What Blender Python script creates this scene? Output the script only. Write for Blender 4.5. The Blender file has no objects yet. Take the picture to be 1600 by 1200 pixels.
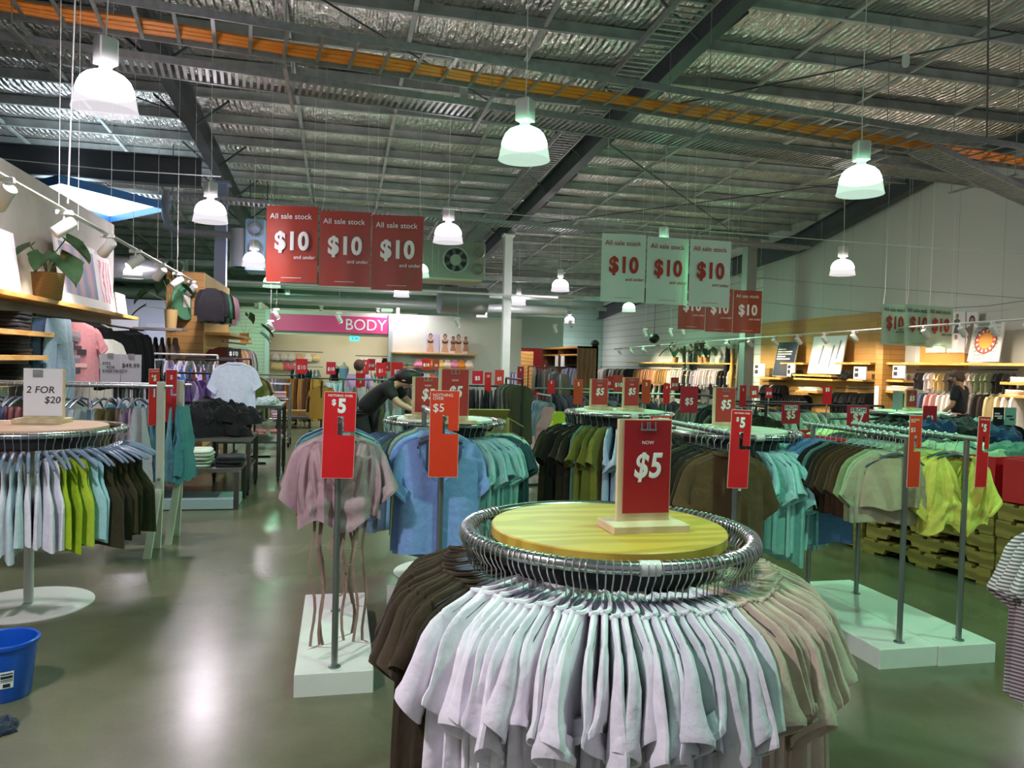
import bpy, math, random
from mathutils import Vector, Matrix, noise
random.seed(11)
S = bpy.context.scene
COL = S.collection
pi = math.pi

# ---------------------------------------------------------------- camera
FPX, YAW, PITCH, ROLL, EYE = 1200.0, math.radians(12.7), math.radians(1.53), math.radians(1.5), 1.6
cF = Vector((math.sin(YAW)*math.cos(PITCH), math.cos(YAW)*math.cos(PITCH), -math.sin(PITCH)))
r0 = Vector((math.cos(YAW), -math.sin(YAW), 0)); u0 = r0.cross(cF)
cR = math.cos(ROLL)*r0 + math.sin(ROLL)*u0
cU = math.cos(ROLL)*u0 - math.sin(ROLL)*r0
cam_d = bpy.data.cameras.new('camera'); cam = bpy.data.objects.new('camera', cam_d); COL.objects.link(cam)
cam_d.sensor_width = 36; cam_d.lens = 36*FPX/1600; cam_d.clip_end = 200; cam_d.clip_start = .05
M = Matrix.Identity(4)
for i in range(3):
    M[i][0] = cR[i]; M[i][1] = cU[i]; M[i][2] = -cF[i]
M[2][3] = EYE
cam.matrix_world = M
S.camera = cam
EYEP = Vector((0, 0, EYE))
def ray(px, py): return cF + cR*((px-800)/FPX) - cU*((py-600)/FPX)
def atz(px, py, z): r = ray(px, py); return EYEP + r*((z-EYE)/r.z)
def aty(px, py, y): r = ray(px, py); return EYEP + r*(y/r.y)
def atx(px, py, x): r = ray(px, py); return EYEP + r*(x/r.x)
def atd(px, py, d): return EYEP + ray(px, py)*d

# ---------------------------------------------------------------- world, view, light
W = bpy.data.worlds.new('world'); S.world = W; W.use_nodes = True
W.node_tree.nodes['Background'].inputs[0].default_value = (.86, .84, 1.0, 1)  # lavender fill from the open side behind the camera, added to tint white tees
W.node_tree.nodes['Background'].inputs[1].default_value = .28
vs = S.view_settings
vs.view_transform = 'Standard'; vs.look = 'None'; vs.gamma = 1; vs.use_curve_mapping = False
vs.exposure = 0.2
S.cycles.max_bounces = 6; S.cycles.diffuse_bounces = 3; S.cycles.glossy_bounces = 3
S.cycles.transmission_bounces = 4; S.cycles.transparent_max_bounces = 8
S.cycles.sample_clamp_indirect = 6
LAMP_W = 220.0       # watts of one high-bay lamp
COOL, GREEN, WARM = (1.0, .88, 1.0), (.38, 1.0, .58), (1.0, .86, .82)

# ---------------------------------------------------------------- materials
def lin(c):
    if isinstance(c, str):
        c = [int(c[i:i+2], 16)/255 for i in (0, 2, 4)]
    return tuple((v/12.92 if v <= .04045 else ((v+.055)/1.055)**2.4) for v in c)
MATS = {}
def mat(name, col, rough=.7, metal=0.0, bump=None, var=0.0, vscale=8, emit=None, trans=0.0, spec=.5, alpha=1.0, sheen=0.0):
    key = (name, str(col))
    if key in MATS: return MATS[key]
    m = bpy.data.materials.new(name); m.use_nodes = True
    nt = m.node_tree; b = nt.nodes['Principled BSDF']
    c = lin(col)
    b.inputs['Base Color'].default_value = (*c, 1)
    b.inputs['Roughness'].default_value = rough
    b.inputs['Metallic'].default_value = metal
    b.inputs['Specular IOR Level'].default_value = spec
    if sheen: b.inputs['Sheen Weight'].default_value = sheen
    if trans: b.inputs['Transmission Weight'].default_value = trans
    if alpha < 1: b.inputs['Alpha'].default_value = alpha
    if emit:
        b.inputs['Emission Color'].default_value = (*emit[0], 1); b.inputs['Emission Strength'].default_value = emit[1]
    if bump or var:
        tc = nt.nodes.new('ShaderNodeTexCoord')
        if var:
            n = nt.nodes.new('ShaderNodeTexNoise'); n.inputs['Scale'].default_value = vscale; n.inputs['Detail'].default_value = 4
            nt.links.new(tc.outputs['Object'], n.inputs['Vector'])
            cr = nt.nodes.new('ShaderNodeValToRGB')
            cr.color_ramp.elements[0].position = .3; cr.color_ramp.elements[1].position = .7
            cr.color_ramp.elements[0].color = (*[max(0, v*(1-var)) for v in c], 1)
            cr.color_ramp.elements[1].color = (*[min(1, v*(1+var)) for v in c], 1)
            nt.links.new(n.outputs['Fac'], cr.inputs[0]); nt.links.new(cr.outputs[0], b.inputs['Base Color'])
        if bump:
            n2 = nt.nodes.new('ShaderNodeTexNoise'); n2.inputs['Scale'].default_value = bump[0]; n2.inputs['Detail'].default_value = 5
            nt.links.new(tc.outputs['Object'], n2.inputs['Vector'])
            bp = nt.nodes.new('ShaderNodeBump'); bp.inputs['Strength'].default_value = bump[1]; bp.inputs['Distance'].default_value = .02
            nt.links.new(n2.outputs['Fac'], bp.inputs['Height']); nt.links.new(bp.outputs[0], b.inputs['Normal'])
    MATS[key] = m
    return m
def fab(col): return mat('fabric', col, .9, bump=(22, .35), var=.06, vscale=30, spec=.15, sheen=.1)
def wave_mat(name, c1, c2, scale=3, dist=4, rough=.5, axis='X', detail=2, kind='BANDS', pos=(.2, .8), stretch=(1, 1, 1)):
    key = (name, c1, c2)
    if key in MATS: return MATS[key]
    m = bpy.data.materials.new(name); m.use_nodes = True; nt = m.node_tree; b = nt.nodes['Principled BSDF']
    b.inputs['Roughness'].default_value = rough
    tc = nt.nodes.new('ShaderNodeTexCoord'); mp = nt.nodes.new('ShaderNodeMapping'); mp.inputs['Scale'].default_value = stretch
    w = nt.nodes.new('ShaderNodeTexWave'); w.wave_type = kind; w.bands_direction = axis
    w.inputs['Scale'].default_value = scale; w.inputs['Distortion'].default_value = dist; w.inputs['Detail'].default_value = detail
    cr = nt.nodes.new('ShaderNodeValToRGB')
    cr.color_ramp.elements[0].position, cr.color_ramp.elements[1].position = pos
    cr.color_ramp.elements[0].color = (*lin(c1), 1); cr.color_ramp.elements[1].color = (*lin(c2), 1)
    nt.links.new(tc.outputs['Object'], mp.inputs[0]); nt.links.new(mp.outputs[0], w.inputs['Vector'])
    nt.links.new(w.outputs['Fac'], cr.inputs[0]); nt.links.new(cr.outputs[0], b.inputs['Base Color'])
    MATS[key] = m
    return m
def panel_mat(name, c, cline, sx, sz, rough=.7, lw=.02, axis='YZ', var=.04):
    """sheet surface with ruled joint lines: brick texture in the wall's own plane"""
    m = bpy.data.materials.new(name); m.use_nodes = True; nt = m.node_tree; b = nt.nodes['Principled BSDF']
    b.inputs['Roughness'].default_value = rough
    tc = nt.nodes.new('ShaderNodeTexCoord'); sp = nt.nodes.new('ShaderNodeSeparateXYZ'); cb = nt.nodes.new('ShaderNodeCombineXYZ')
    nt.links.new(tc.outputs['Object'], sp.inputs[0])
    nt.links.new(sp.outputs[axis[0]], cb.inputs[0]); nt.links.new(sp.outputs[axis[1]], cb.inputs[1])
    br = nt.nodes.new('ShaderNodeTexBrick'); br.offset = 0
    br.inputs['Scale'].default_value = 1; br.inputs['Brick Width'].default_value = sx; br.inputs['Row Height'].default_value = sz
    br.inputs['Mortar Size'].default_value = lw; br.inputs['Mortar Smooth'].default_value = .3
    l = lin(c)
    br.inputs['Color1'].default_value = (*[v*(1-var) for v in l], 1); br.inputs['Color2'].default_value = (*[v*(1+var) for v in l], 1)
    br.inputs['Mortar'].default_value = (*lin(cline), 1)
    nt.links.new(cb.outputs[0], br.inputs['Vector']); nt.links.new(br.outputs['Color'], b.inputs['Base Color'])
    return m

STEEL = mat('dark_steel', '4a5054', .5, .35, var=.12, vscale=3)
GALV = mat('galvanised_steel', '9a9c9a', .42, .8, bump=(30, .1), var=.15, vscale=14)
PURL = mat('purlin_steel', 'a4a9a6', .5, .25, var=.2, vscale=4)
CHROME = mat('chrome', 'b9bdba', .22, 1.0, bump=(60, .03))
HOOKM = mat('hook_wire', 'c8ccca', .28, 1.0)
POLEM = mat('brushed_steel_pole', '8d928f', .38, .85, bump=(90, .05))
HANGP = mat('hanger_plastic', '4b5560', .35, spec=.6)
HANGB = mat('hanger_plastic_blue', '7687a0', .35, spec=.6)
WHITE = mat('white_laminate', 'dfe0d8', .45, var=.04, vscale=5, bump=(40, .04))
WHITEM = mat('white_metal', 'd8d8d2', .5)
RED = mat('red_card', 'd0161c', .42, var=.03)
RED2 = mat('brick_red_card', 'b1322a', .5, var=.03)
ORED = mat('orange_red_card', 'dc3a1a', .42, var=.03)
BAN = mat('banner_red', '9c3522', .4, var=.05, vscale=2)
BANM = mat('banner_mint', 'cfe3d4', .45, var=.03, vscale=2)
LETW = mat('white_ink', 'eeeeea', .6)
LETD = mat('dark_ink', '2a2a2e', .6)
LETR = mat('red_ink', 'b03020', .6)
BLACK = mat('black_metal', '1d1d1e', .45, .2)
BLKF = mat('black_plastic', '161616', .5)
PINE = wave_mat('pine', 'd9a85e', 'c58d44', 2.5, 6, .5, 'Z')
PALEW = wave_mat('pale_wood', 'd8c7a2', 'cbb68c', 3, 5, .55, 'X')
MAPLE = wave_mat('maple_veneer', 'c8ab44', 'b39434', 2.2, 16, .42, 'Y', 3, stretch=(.45, 1.3, 1))
OAKW = panel_mat('oak_panelling', 'b98b4c', '8f6733', 1.4, .16, .55, .004, 'YZ', .1)
OAKX = panel_mat('oak_cladding', 'a87c40', '7c5a2b', 1.4, .12, .55, .006, 'XZ', .1)
WALNUT = wave_mat('walnut', '6a4a2a', '533818', 2, 5, .55, 'X')

# ---------------------------------------------------------------- mesh helpers
class MB:
    def __init__(s): s.v = []; s.f = []
    def add(s, vs_, fs):
        o = len(s.v); s.v += [tuple(v) for v in vs_]; s.f += [tuple(i+o for i in f) for f in fs]; return s
    def box(s, c, d, rz=0, mtx=None):
        cx, cy, cz = c; x, y, z = d[0]/2, d[1]/2, d[2]/2
        vs_ = [Vector((a*x, b*y, e*z)) for a in (-1, 1) for b in (-1, 1) for e in (-1, 1)]
        if mtx is not None: vs_ = [mtx @ v for v in vs_]
        elif rz:
            R_ = Matrix.Rotation(rz, 3, 'Z'); vs_ = [R_ @ v for v in vs_]
        vs_ = [(v.x+cx, v.y+cy, v.z+cz) for v in vs_]
        return s.add(vs_, [(0, 1, 3, 2), (4, 6, 7, 5), (0, 4, 5, 1), (2, 3, 7, 6), (0, 2, 6, 4), (1, 5, 7, 3)])
    def bev(s, c, d, b=.01):
        """box with chamfered vertical corners and top edge"""
        cx, cy, cz = c; x, y, z = d[0]/2, d[1]/2, d[2]/2
        def ring(i, zz):
            X, Y = x-i, y-i; k = min(b, X*.5, Y*.5)
            return [(cx+a, cy+e, cz+zz) for a, e in ((-X+k, -Y), (X-k, -Y), (X, -Y+k), (X, Y-k), (X-k, Y), (-X+k, Y), (-X, Y-k), (-X, -Y+k))]
        return s.loops([ring(0, -z), ring(0, z-b), ring(b*.8, z)], True, True)
    def loops(s, L, cap0=False, cap1=False, closed=True):
        n = len(L[0]); vs_ = [p for l in L for p in l]; fs = []
        for j in range(len(L)-1):
            for i in range(n if closed else n-1):
                a, b_ = j*n+i, j*n+(i+1) % n
                fs.append((a, b_, b_+n, a+n))
        if cap0: fs.append(tuple(range(n-1, -1, -1)))
        if cap1: fs.append(tuple((len(L)-1)*n+i for i in range(n)))
        return s.add(vs_, fs)
    def tube(s, pts, r, n=8, cap=True, closed=False):
        P_ = [Vector(p) for p in pts]; L = []; prev = None; k = len(P_)
        for i, p in enumerate(P_):
            if closed: t = P_[(i+1) % k]-P_[i-1]
            else: t = P_[min(i+1, k-1)]-P_[max(i-1, 0)]
            t.normalize()
            if prev is None:
                a = Vector((0, 0, 1)) if abs(t.z) < .9 else Vector((1, 0, 0))
                nrm = t.cross(a).normalized()
            else:
                nrm = (prev - t*prev.dot(t)).normalized()
            prev = nrm; bn = t.cross(nrm)
            rr = r[i] if isinstance(r, (list, tuple)) else r
            L.append([p + (nrm*math.cos(2*pi*q/n) + bn*math.sin(2*pi*q/n))*rr for q in range(n)])
        if closed: L.append(L[0])
        return s.loops(L, cap and not closed, cap and not closed)
    def lathe(s, prof, n=24, c=(0, 0, 0), cap0=False, cap1=False):
        return s.loops([[(c[0]+r*math.cos(2*pi*q/n), c[1]+r*math.sin(2*pi*q/n), c[2]+z) for q in range(n)] for r, z in prof], cap0, cap1)
    def poly(s, pts, th):
        """flat outline in the XZ plane given a thickness along Y"""
        n = len(pts)
        vs_ = [(x, -th/2, z) for x, z in pts] + [(x, th/2, z) for x, z in pts]
        fs = [tuple(range(n)), tuple(range(2*n-1, n-1, -1))] + [(i, i+n, (i+1) % n+n, (i+1) % n) for i in range(n)]
        return s.add(vs_, fs)
    def mesh(s, name, smooth=True, ang=None):
        me = bpy.data.meshes.new(name); me.from_pydata(s.v, [], s.f); me.update()
        if smooth:
            me.polygons.foreach_set('use_smooth', [True]*len(me.polygons))
            try: me.set_sharp_from_angle(angle=math.radians(ang or 40))
            except Exception: pass
        return me
    def build(s, name, m, parent=None, smooth=True, loc=None, rz=None, ang=None):
        return obj(name, s.mesh(name, smooth, ang), m, parent, loc, rz)

def obj(name, me, m=None, parent=None, loc=None, rz=None):
    o = bpy.data.objects.new(name, me); COL.objects.link(o)
    if m is not None:
        if not me.materials: me.materials.append(m)
        elif me.materials[0] is not m:
            o.material_slots[0].link = 'OBJECT'; o.material_slots[0].material = m
    if parent is not None: o.parent = parent
    if loc is not None: o.location = loc
    if rz is not None: o.rotation_euler.z = rz
    return o
def tag(o, label=None, cat=None, group=None, kind=None):
    if label: o['label'] = label
    if cat: o['category'] = cat
    if group: o['group'] = group
    if kind: o['kind'] = kind
    return o
def thing(name, label, cat, loc=(0, 0, 0), rz=0, group=None):
    o = bpy.data.objects.new(name, None); COL.objects.link(o)
    o.location = loc; o.rotation_euler.z = rz; o.empty_display_size = .1
    return tag(o, label, cat, group)
def structure(o): o['kind'] = 'structure'; return o
def copy_tree(o, parent=None):
    c = o.copy(); COL.objects.link(c); c.parent = parent
    for ch in list(o.children): copy_tree(ch, c)
    return c
def text(body, size, m, parent, loc, bold=0.0, align='CENTER', rot=(pi/2, 0, 0), name='lettering', shear=0.0, xs=1.0, ls=1.0):
    cu = bpy.data.curves.new(name, 'FONT'); cu.body = body; cu.size = size; cu.align_x = align; cu.align_y = 'CENTER'
    cu.extrude = .0004; cu.bevel_depth = bold*size; cu.bevel_resolution = 0; cu.space_character = 1+bold*2.2; cu.shear = shear; cu.space_line = ls; cu.resolution_u = 4
    cu.materials.append(m)
    o = bpy.data.objects.new(name, cu); COL.objects.link(o); o.parent = parent; o.location = loc; o.rotation_euler = rot
    o.scale = (xs, 1, .12)
    return o

# ================================================================ SETTING
def zroof(y): return 7.0 - .053*y
def floor_mat():
    m = bpy.data.materials.new('polished_concrete'); m.use_nodes = True; nt = m.node_tree; b = nt.nodes['Principled BSDF']
    tc = nt.nodes.new('ShaderNodeTexCoord')
    n1 = nt.nodes.new('ShaderNodeTexNoise'); n1.inputs['Scale'].default_value = .7; n1.inputs['Detail'].default_value = 6; n1.inputs['Roughness'].default_value = .6
    n2 = nt.nodes.new('ShaderNodeTexNoise'); n2.inputs['Scale'].default_value = 60; n2.inputs['Detail'].default_value = 4
    n3 = nt.nodes.new('ShaderNodeTexNoise'); n3.inputs['Scale'].default_value = 4; n3.inputs['Detail'].default_value = 6
    for n in (n1, n2, n3): nt.links.new(tc.outputs['Object'], n.inputs['Vector'])
    cr = nt.nodes.new('ShaderNodeValToRGB')
    e = cr.color_ramp.elements
    e[0].position = .32; e[0].color = (*lin('52543a'), 1); e[1].position = .68; e[1].color = (*lin('726e58'), 1)
    nt.links.new(n1.outputs['Fac'], cr.inputs[0])
    mx = nt.nodes.new('ShaderNodeMixRGB'); mx.blend_type = 'OVERLAY'; mx.inputs[0].default_value = .1
    nt.links.new(cr.outputs[0], mx.inputs[1]); nt.links.new(n2.outputs['Fac'], mx.inputs[2])
    nt.links.new(mx.outputs[0], b.inputs['Base Color'])
    mr = nt.nodes.new('ShaderNodeMapRange'); mr.inputs['To Min'].default_value = .2; mr.inputs['To Max'].default_value = .3
    nt.links.new(n3.outputs['Fac'], mr.inputs[0]); nt.links.new(mr.outputs[0], b.inputs['Roughness'])
    bp = nt.nodes.new('ShaderNodeBump'); bp.inputs['Strength'].default_value = .02; bp.inputs['Distance'].default_value = .004
    nt.links.new(n3.outputs['Fac'], bp.inputs['Height']); nt.links.new(bp.outputs[0], b.inputs['Normal'])
    b.inputs['Specular IOR Level'].default_value = .65
    return m
structure(MB().box((0, 18, -.05), (34, 50, .1)).build('floor', floor_mat(), smooth=False))

def foil_mat():
    m = bpy.data.materials.new('foil_insulation'); m.use_nodes = True; nt = m.node_tree; b = nt.nodes['Principled BSDF']
    b.inputs['Base Color'].default_value = (.86, .83, .8, 1); b.inputs['Metallic'].default_value = .9; b.inputs['Roughness'].default_value = .26
    tc = nt.nodes.new('ShaderNodeTexCoord')
    mp = nt.nodes.new('ShaderNodeMapping'); mp.inputs['Scale'].default_value = (1, .45, 1)
    v = nt.nodes.new('ShaderNodeTexVoronoi'); v.inputs['Scale'].default_value = 9; v.feature = 'F1'
    n = nt.nodes.new('ShaderNodeTexNoise'); n.inputs['Scale'].default_value = 14; n.inputs['Detail'].default_value = 4; n.inputs['Distortion'].default_value = .8
    w = nt.nodes.new('ShaderNodeTexWave'); w.bands_direction = 'X'; w.inputs['Scale'].default_value = 3.2; w.inputs['Distortion'].default_value = 1.2
    nt.links.new(tc.outputs['Object'], mp.inputs[0])
    nt.links.new(mp.outputs[0], v.inputs['Vector']); nt.links.new(mp.outputs[0], n.inputs['Vector']); nt.links.new(tc.outputs['Object'], w.inputs['Vector'])
    a1 = nt.nodes.new('ShaderNodeMath'); a1.operation = 'ADD'; a2 = nt.nodes.new('ShaderNodeMath'); a2.operation = 'MULTIPLY_ADD'; a2.inputs[1].default_value = .5
    nt.links.new(v.outputs['Distance'], a1.inputs[0]); nt.links.new(n.outputs['Fac'], a1.inputs[1])
    nt.links.new(w.outputs['Fac'], a2.inputs[0]); nt.links.new(a1.outputs[0], a2.inputs[2])
    bp = nt.nodes.new('ShaderNodeBump'); bp.inputs['Strength'].default_value = .9; bp.inputs['Distance'].default_value = .05
    nt.links.new(a2.outputs[0], bp.inputs['Height']); nt.links.new(bp.outputs[0], b.inputs['Normal'])
    return m
PY = [-3.2+1.25*i for i in range(37)]
def ceiling():
    mb = MB(); L = []
    xs = [-16+.3*i for i in range(99)]
    for j in range(len(PY)-1):
        for k in range(6):
            y = PY[j]+(PY[j+1]-PY[j])*k/6
            sag = -.07*math.sin(pi*k/6)
            L.append([(x, y, zroof(y)+.02+sag + (.03*noise.noise(Vector((x*1.1, y*1.7, 3))) if k else 0)) for x in xs])
    mb.loops(L, closed=False)
    return structure(mb.build('ceiling', foil_mat(), ang=180))
ceiling()
for y in PY:
    mb = MB(); z = zroof(y)
    mb.box((-1.5, y, z-.085), (29, .012, .17)); mb.box((-1.5, y+.035, z-.005), (29, .07, .012)); mb.box((-1.5, y-.035, z-.17), (29, .07, .012))
    structure(mb.build('roof_purlin', PURL, smooth=False))
def rafter(x, pts, h=.42, w=.2, m=STEEL):
    """I-beam running down the roof; pts are (y, z of the underside)"""
    mb = MB()
    for (xa, xb, za, zb) in ((-w/2, w/2, 0, .022), (-.012, .012, .022, h-.022), (-w/2, w/2, h-.022, h)):
        mb.loops([[(x+xa, y, z+za), (x+xb, y, z+za), (x+xb, y, z+zb), (x+xa, y, z+zb)] for y, z in pts], True, True)
    return structure(mb.build('roof_rafter', m, smooth=False))
for x in (-9.8, -2.6, 4.6):
    rafter(x, [(-4, zroof(-4)-.64), (42, zroof(42)-.64)])
rafter(12.75, [(-4, 6.95), (14.9, 5.87), (19.8, 5.0), (24, 4.74), (31.5, 4.42), (37, 3.95)], .5, .24)
# fly braces and cleats on the rafters, tie rods across the bays
for x in (-2.6, 4.6):
    for i in range(2, 22, 2):
        y = PY[i]+.1; z = zroof(y)-.6
        for s in (-1, 1):
            structure(MB().tube([(x+s*.1, y, z), (x+s*.62, y+.05, z+.46)], .022, 6).build('roof_brace', STEEL))
for x0, y0, x1, y1 in ((4.7, 5, 12.5, 13), (4.7, 13, 12.5, 5), (4.7, 14, 12.5, 22), (4.7, 22, 12.5, 14), (-2.5, 8, 4.5, 15), (-9.6, 8, -2.7, 15), (-9.6, 15, -2.7, 8), (4.7, 5, 12.5, -2)):
    structure(MB().tube([(x0, y0, zroof(y0)-.3), (x1, y1, zroof(y1)-.3)], .014, 6).build('roof_tie_rod', STEEL))
for i, x in enumerate((-12, -8.2, -6.4, -4.5, -.8, .9, 2.7, 6.6, 8.6, 10.6)):   # bridging channels that run down the slope between purlins
    mb = MB()
    ya, yb = -3, 40
    mb.loops([[(x-.03, y, zroof(y)-.16), (x+.03, y, zroof(y)-.16), (x+.03, y, zroof(y)-.12), (x-.03, y, zroof(y)-.12)] for y in (ya, yb)], True, True)
    structure(mb.build('roof_bridging', PURL, smooth=False))
# cross beam at the left and roof trusses over the back
structure(MB().box((-8.6, 15.5, 5.02), (12, .03, .5)).box((-8.6, 15.5, 5.27), (12, .24, .03)).box((-8.6, 15.5, 4.77), (12, .24, .03)).build('roof_beam', STEEL, smooth=False))
for y, z in ((23.6, 4.25), (27.5, 4.1), (31, 4.0)):
    structure(MB().box((-1, y, z), (24, .1, .16)).build('roof_beam', PURL, smooth=False))

# columns
for (px, py, x, b, mm) in ((790, 540, 4.6, .22, 'e2e6e0'), (345, 400, -2.6, .24, '7b8296'), (1166, 560, 11.4, .3, '8d918f')):
    p = atx(px, py, x)
    zt = zroof(p.y)-.62
    mb = MB(); mb.box((p.x, p.y, zt/2), (b, b, zt))
    mb.box((p.x, p.y, .02), (b+.16, b+.16, .04)); mb.box((p.x, p.y, zt-.03), (b+.12, b+.12, .06))
    structure(mb.build('trim_column', mat('column_paint', mm, .55, var=.04, vscale=2), smooth=False))

# walls
WR = 13.0
wallp = panel_mat('insulated_wall_panel', 'b9bab4', 'a3a49f', 1.18, 9, .6, .012, 'YZ', .01)
wallh = panel_mat('ribbed_wall_cladding', 'c9d2c6', 'a2ada2', 40, .3, .6, .02, 'YZ', .02)
structure(MB().box((WR+.1, 8.5, 3.4), (.2, 27, 6.8)).build('wall_right', wallp, smooth=False))
structure(MB().box((WR+.1, 29.5, 3), (.2, 15, 6)).build('wall_right_far', wallh, smooth=False))
structure(MB().box((3, 37.1, 2.6), (20.2, .2, 5.2)).build('wall_back_far', panel_mat('back_wall_cladding', '8fb0a0', '7d9c8d', 40, .3, .6, .02, 'XZ', .02), smooth=False))
structure(MB().box((-4, 42, 2.8), (36, .2, 5.6)).build('wall_back', mat('dark_back_wall', '5d6664', .7), smooth=False))
structure(MB().box((-15.9, 18, 3.4), (.2, 48, 6.8)).build('wall_left_outer', mat('outer_wall_paint', '8e8f95', .7), smooth=False))
concrete = mat('rendered_wall', 'b5b1a6', .75, bump=(12, .25), var=.1, vscale=2.5)
structure(MB().box((-3.3, 3.9, 1.72), (.2, 16.4, 3.44)).build('wall_left', concrete, smooth=False))
greypl = mat('plaster_grey', 'c7cabf', .7, var=.02)
BY = 25.0
# the back partition with the opening of the BODY department
bl, br_ = aty(421, 520, BY).x, aty(607, 520, BY).x
xr = aty(815, 520, BY).x; xl = aty(352, 500, BY).x
ztop = aty(700, 494, BY).z
zop = aty(515, 524, BY).z
mb = MB()
mb.box(((xl+bl)/2, BY+.06, ztop/2), (bl-xl, .12, ztop))
structure(mb.build('wall_back_slats', panel_mat('slatwall', 'b4b2a2', '989686', 40, .11, .6, .012, 'XZ', .02), smooth=False))
structure(MB().box(((xr+br_)/2, BY+.06, ztop/2), (xr-br_, .12, ztop)).box(((bl+br_)/2, BY+.06, (zop+ztop)/2), (br_-bl, .12, ztop-zop)).build('wall_back_partition', greypl, smooth=False))
for i, x in enumerate((bl-.06, br_+.06)):
    structure(MB().box((x, BY-.02, ztop/2), (.14, .22, ztop)).build('trim_%d' % (i+1), mat('door_trim', 'aeb3b2', .5), smooth=False))
creamw = mat('cream_wall', 'e3ddc0', .7)
structure(MB().box(((bl+br_)/2, BY+2.6, 1.65), (6, .1, 3.3)).box((bl-.3, BY+1.4, 1.65), (.1, 2.5, 3.3)).box((br_+.3, BY+1.4, 1.65), (.1, 2.5, 3.3)).build('wall_body_recess', creamw, smooth=False))
# far left rooms behind the feature column
lav = mat('lavender_wall', 'aab2c4', .7)
structure(MB().box((-8.3, 24.6, 1.6), (8.0, .12, 3.2)).build('wall_far_left', lav, smooth=False))
structure(MB().box((-6.55, 24.4, 1.3), (1.6, .1, 2.6)).build('trim_3', mat('pale_panel', 'd8dae2', .6), smooth=False))
structure(MB().box((-5.0, 24.45, 1.25), (1.1, .08, 2.5)).build('door_1', mat('lilac_door', 'b4bbd0', .6), smooth=False))
# grey partition between the back partition and the far corner
p0 = aty(817, 540, 30).x; p1 = aty(868, 540, 30).x
structure(MB().box(((p0+p1)/2, 30, 1.75), (p1-p0+.6, .12, 3.5)).build('wall_grey_partition', mat('grey_partition', 'a8b0ae', .7), smooth=False))
# timber panelling on the right wall
pa, pb = atx(1192, 505, WR-.06), atx(1394, 487, WR-.06)
mb = MB(); mb.loops([[(WR-.1, y, 0), (WR, y, 0), (WR, y, z), (WR-.1, y, z)] for y, z in ((pa.y, pa.z), (pb.y, pb.z+.02))], True, True)
structure(mb.build('wall_right_panelling', OAKW, smooth=False))
pc = atx(1388, 520, WR-.3)
structure(MB().box((WR-.3, pc.y-.1, 1.45), (.6, .25, 2.9)).build('trim_4', OAKX, smooth=False))
pd, pe = atx(1440, 548, WR-.06), atx(1512, 500, WR-.06)
structure(MB().box((WR-.05, (pd.y+pe.y)/2, 2.3), (.1, pd.y-pe.y, 1.15)).build('trim_5', mat('warm_timber_panel', 'c08c42', .55), smooth=False))
# skylight at the left: a raised shaft with blue reveals and a bright diffuser
zk = 4.55
k4 = [atz(px, py, zk) for px, py in ((20, 304), (172, 347), (262, 329), (95, 287))]
cen = sum(k4, Vector())/4
mb = MB()
for i in range(4):
    a, b_ = k4[i], k4[(i+1) % 4]
    o1, o2 = a+(a-cen)*.03, b_+(b_-cen)*.03
    up = Vector((0, 0, .15))
    mb.loops([[a, o1, o1+up, a+up], [b_, o2, o2+up, b_+up]], True, True)
structure(mb.build('window_frame', mat('blue_steel_frame', '3f7ac0', .45), smooth=False))
mb = MB(); mb.add([v+Vector((0, 0, .135)) for v in k4]+[v+Vector((0, 0, .15)) for v in k4], [(0, 1, 2, 3), (7, 6, 5, 4), (0, 1, 5, 4), (1, 2, 6, 5), (2, 3, 7, 6), (3, 0, 4, 7)])
structure(mb.build('window_1', mat('skylight_diffuser', 'ffffff', .5, emit=((.72, .88, 1.0), 5.0)), smooth=False))

# ================================================================ OVERHEAD SERVICES
LENS = {}
def lamp_meshes():
    h = MB(); h.bev((0, 0, .485), (.15, .15, .21), .012); h.lathe([(.05, .38), (.05, .345), (.075, .31)], 16)
    r = MB(); r.lathe([(.07, .315), (.10, .31), (.15, .285), (.19, .245), (.215, .19), (.226, .145)], 32)
    r.lathe([(.222, .145), (.208, .19), (.183, .24), (.145, .277), (.10, .3), (.0, .305)], 32)
    k = MB(); k.lathe([(.227, .145), (.240, .075), (.249, .02), (.256, 0.0), (.25, 0.0), (.243, .02), (.235, .075), (.222, .145)], 32)
    return h.mesh('housing'), r.mesh('reflector'), k.mesh('skirt')
LH, LR_, LK = lamp_meshes()
def lamp(x, y, col, label, tint, e=1.0, bright=26.0):
    t = thing('pendant_lamp', label, 'pendant lamp', (x, y, 3.6), random.uniform(0, 1.5), 'high-bay pendant lamps hung in rows from the roof')
    obj('housing', LH, mat('lamp_housing', 'd4d6d2', .5), t)
    obj('reflector', LR_, mat('lit_acrylic_'+tint, 'ffffff', .3, emit=(col, bright*(.6 if tint in ('green', 'mint') else 1))), t)
    obj('skirt', LK, mat('clear_acrylic_'+tint, '000000', .5, spec=0.0, emit=(tuple(.55+.45*c for c in col), .86), alpha=.5), t)
    zt = zroof(y)-.05-3.6
    MB().tube([(0, 0, .585), (.012, 0, .9), (0, .01, zt*.6), (0, 0, zt)], .006, 6).build('cord', WHITEM, t)
    l = bpy.data.lights.new('lamp_light', 'POINT'); l.energy = LAMP_W*e; l.color = col; l.shadow_soft_size = .1
    lo = bpy.data.objects.new('lamp_light', l); COL.objects.link(lo); lo.parent = t; lo.location = (0, 0, .15)
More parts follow.
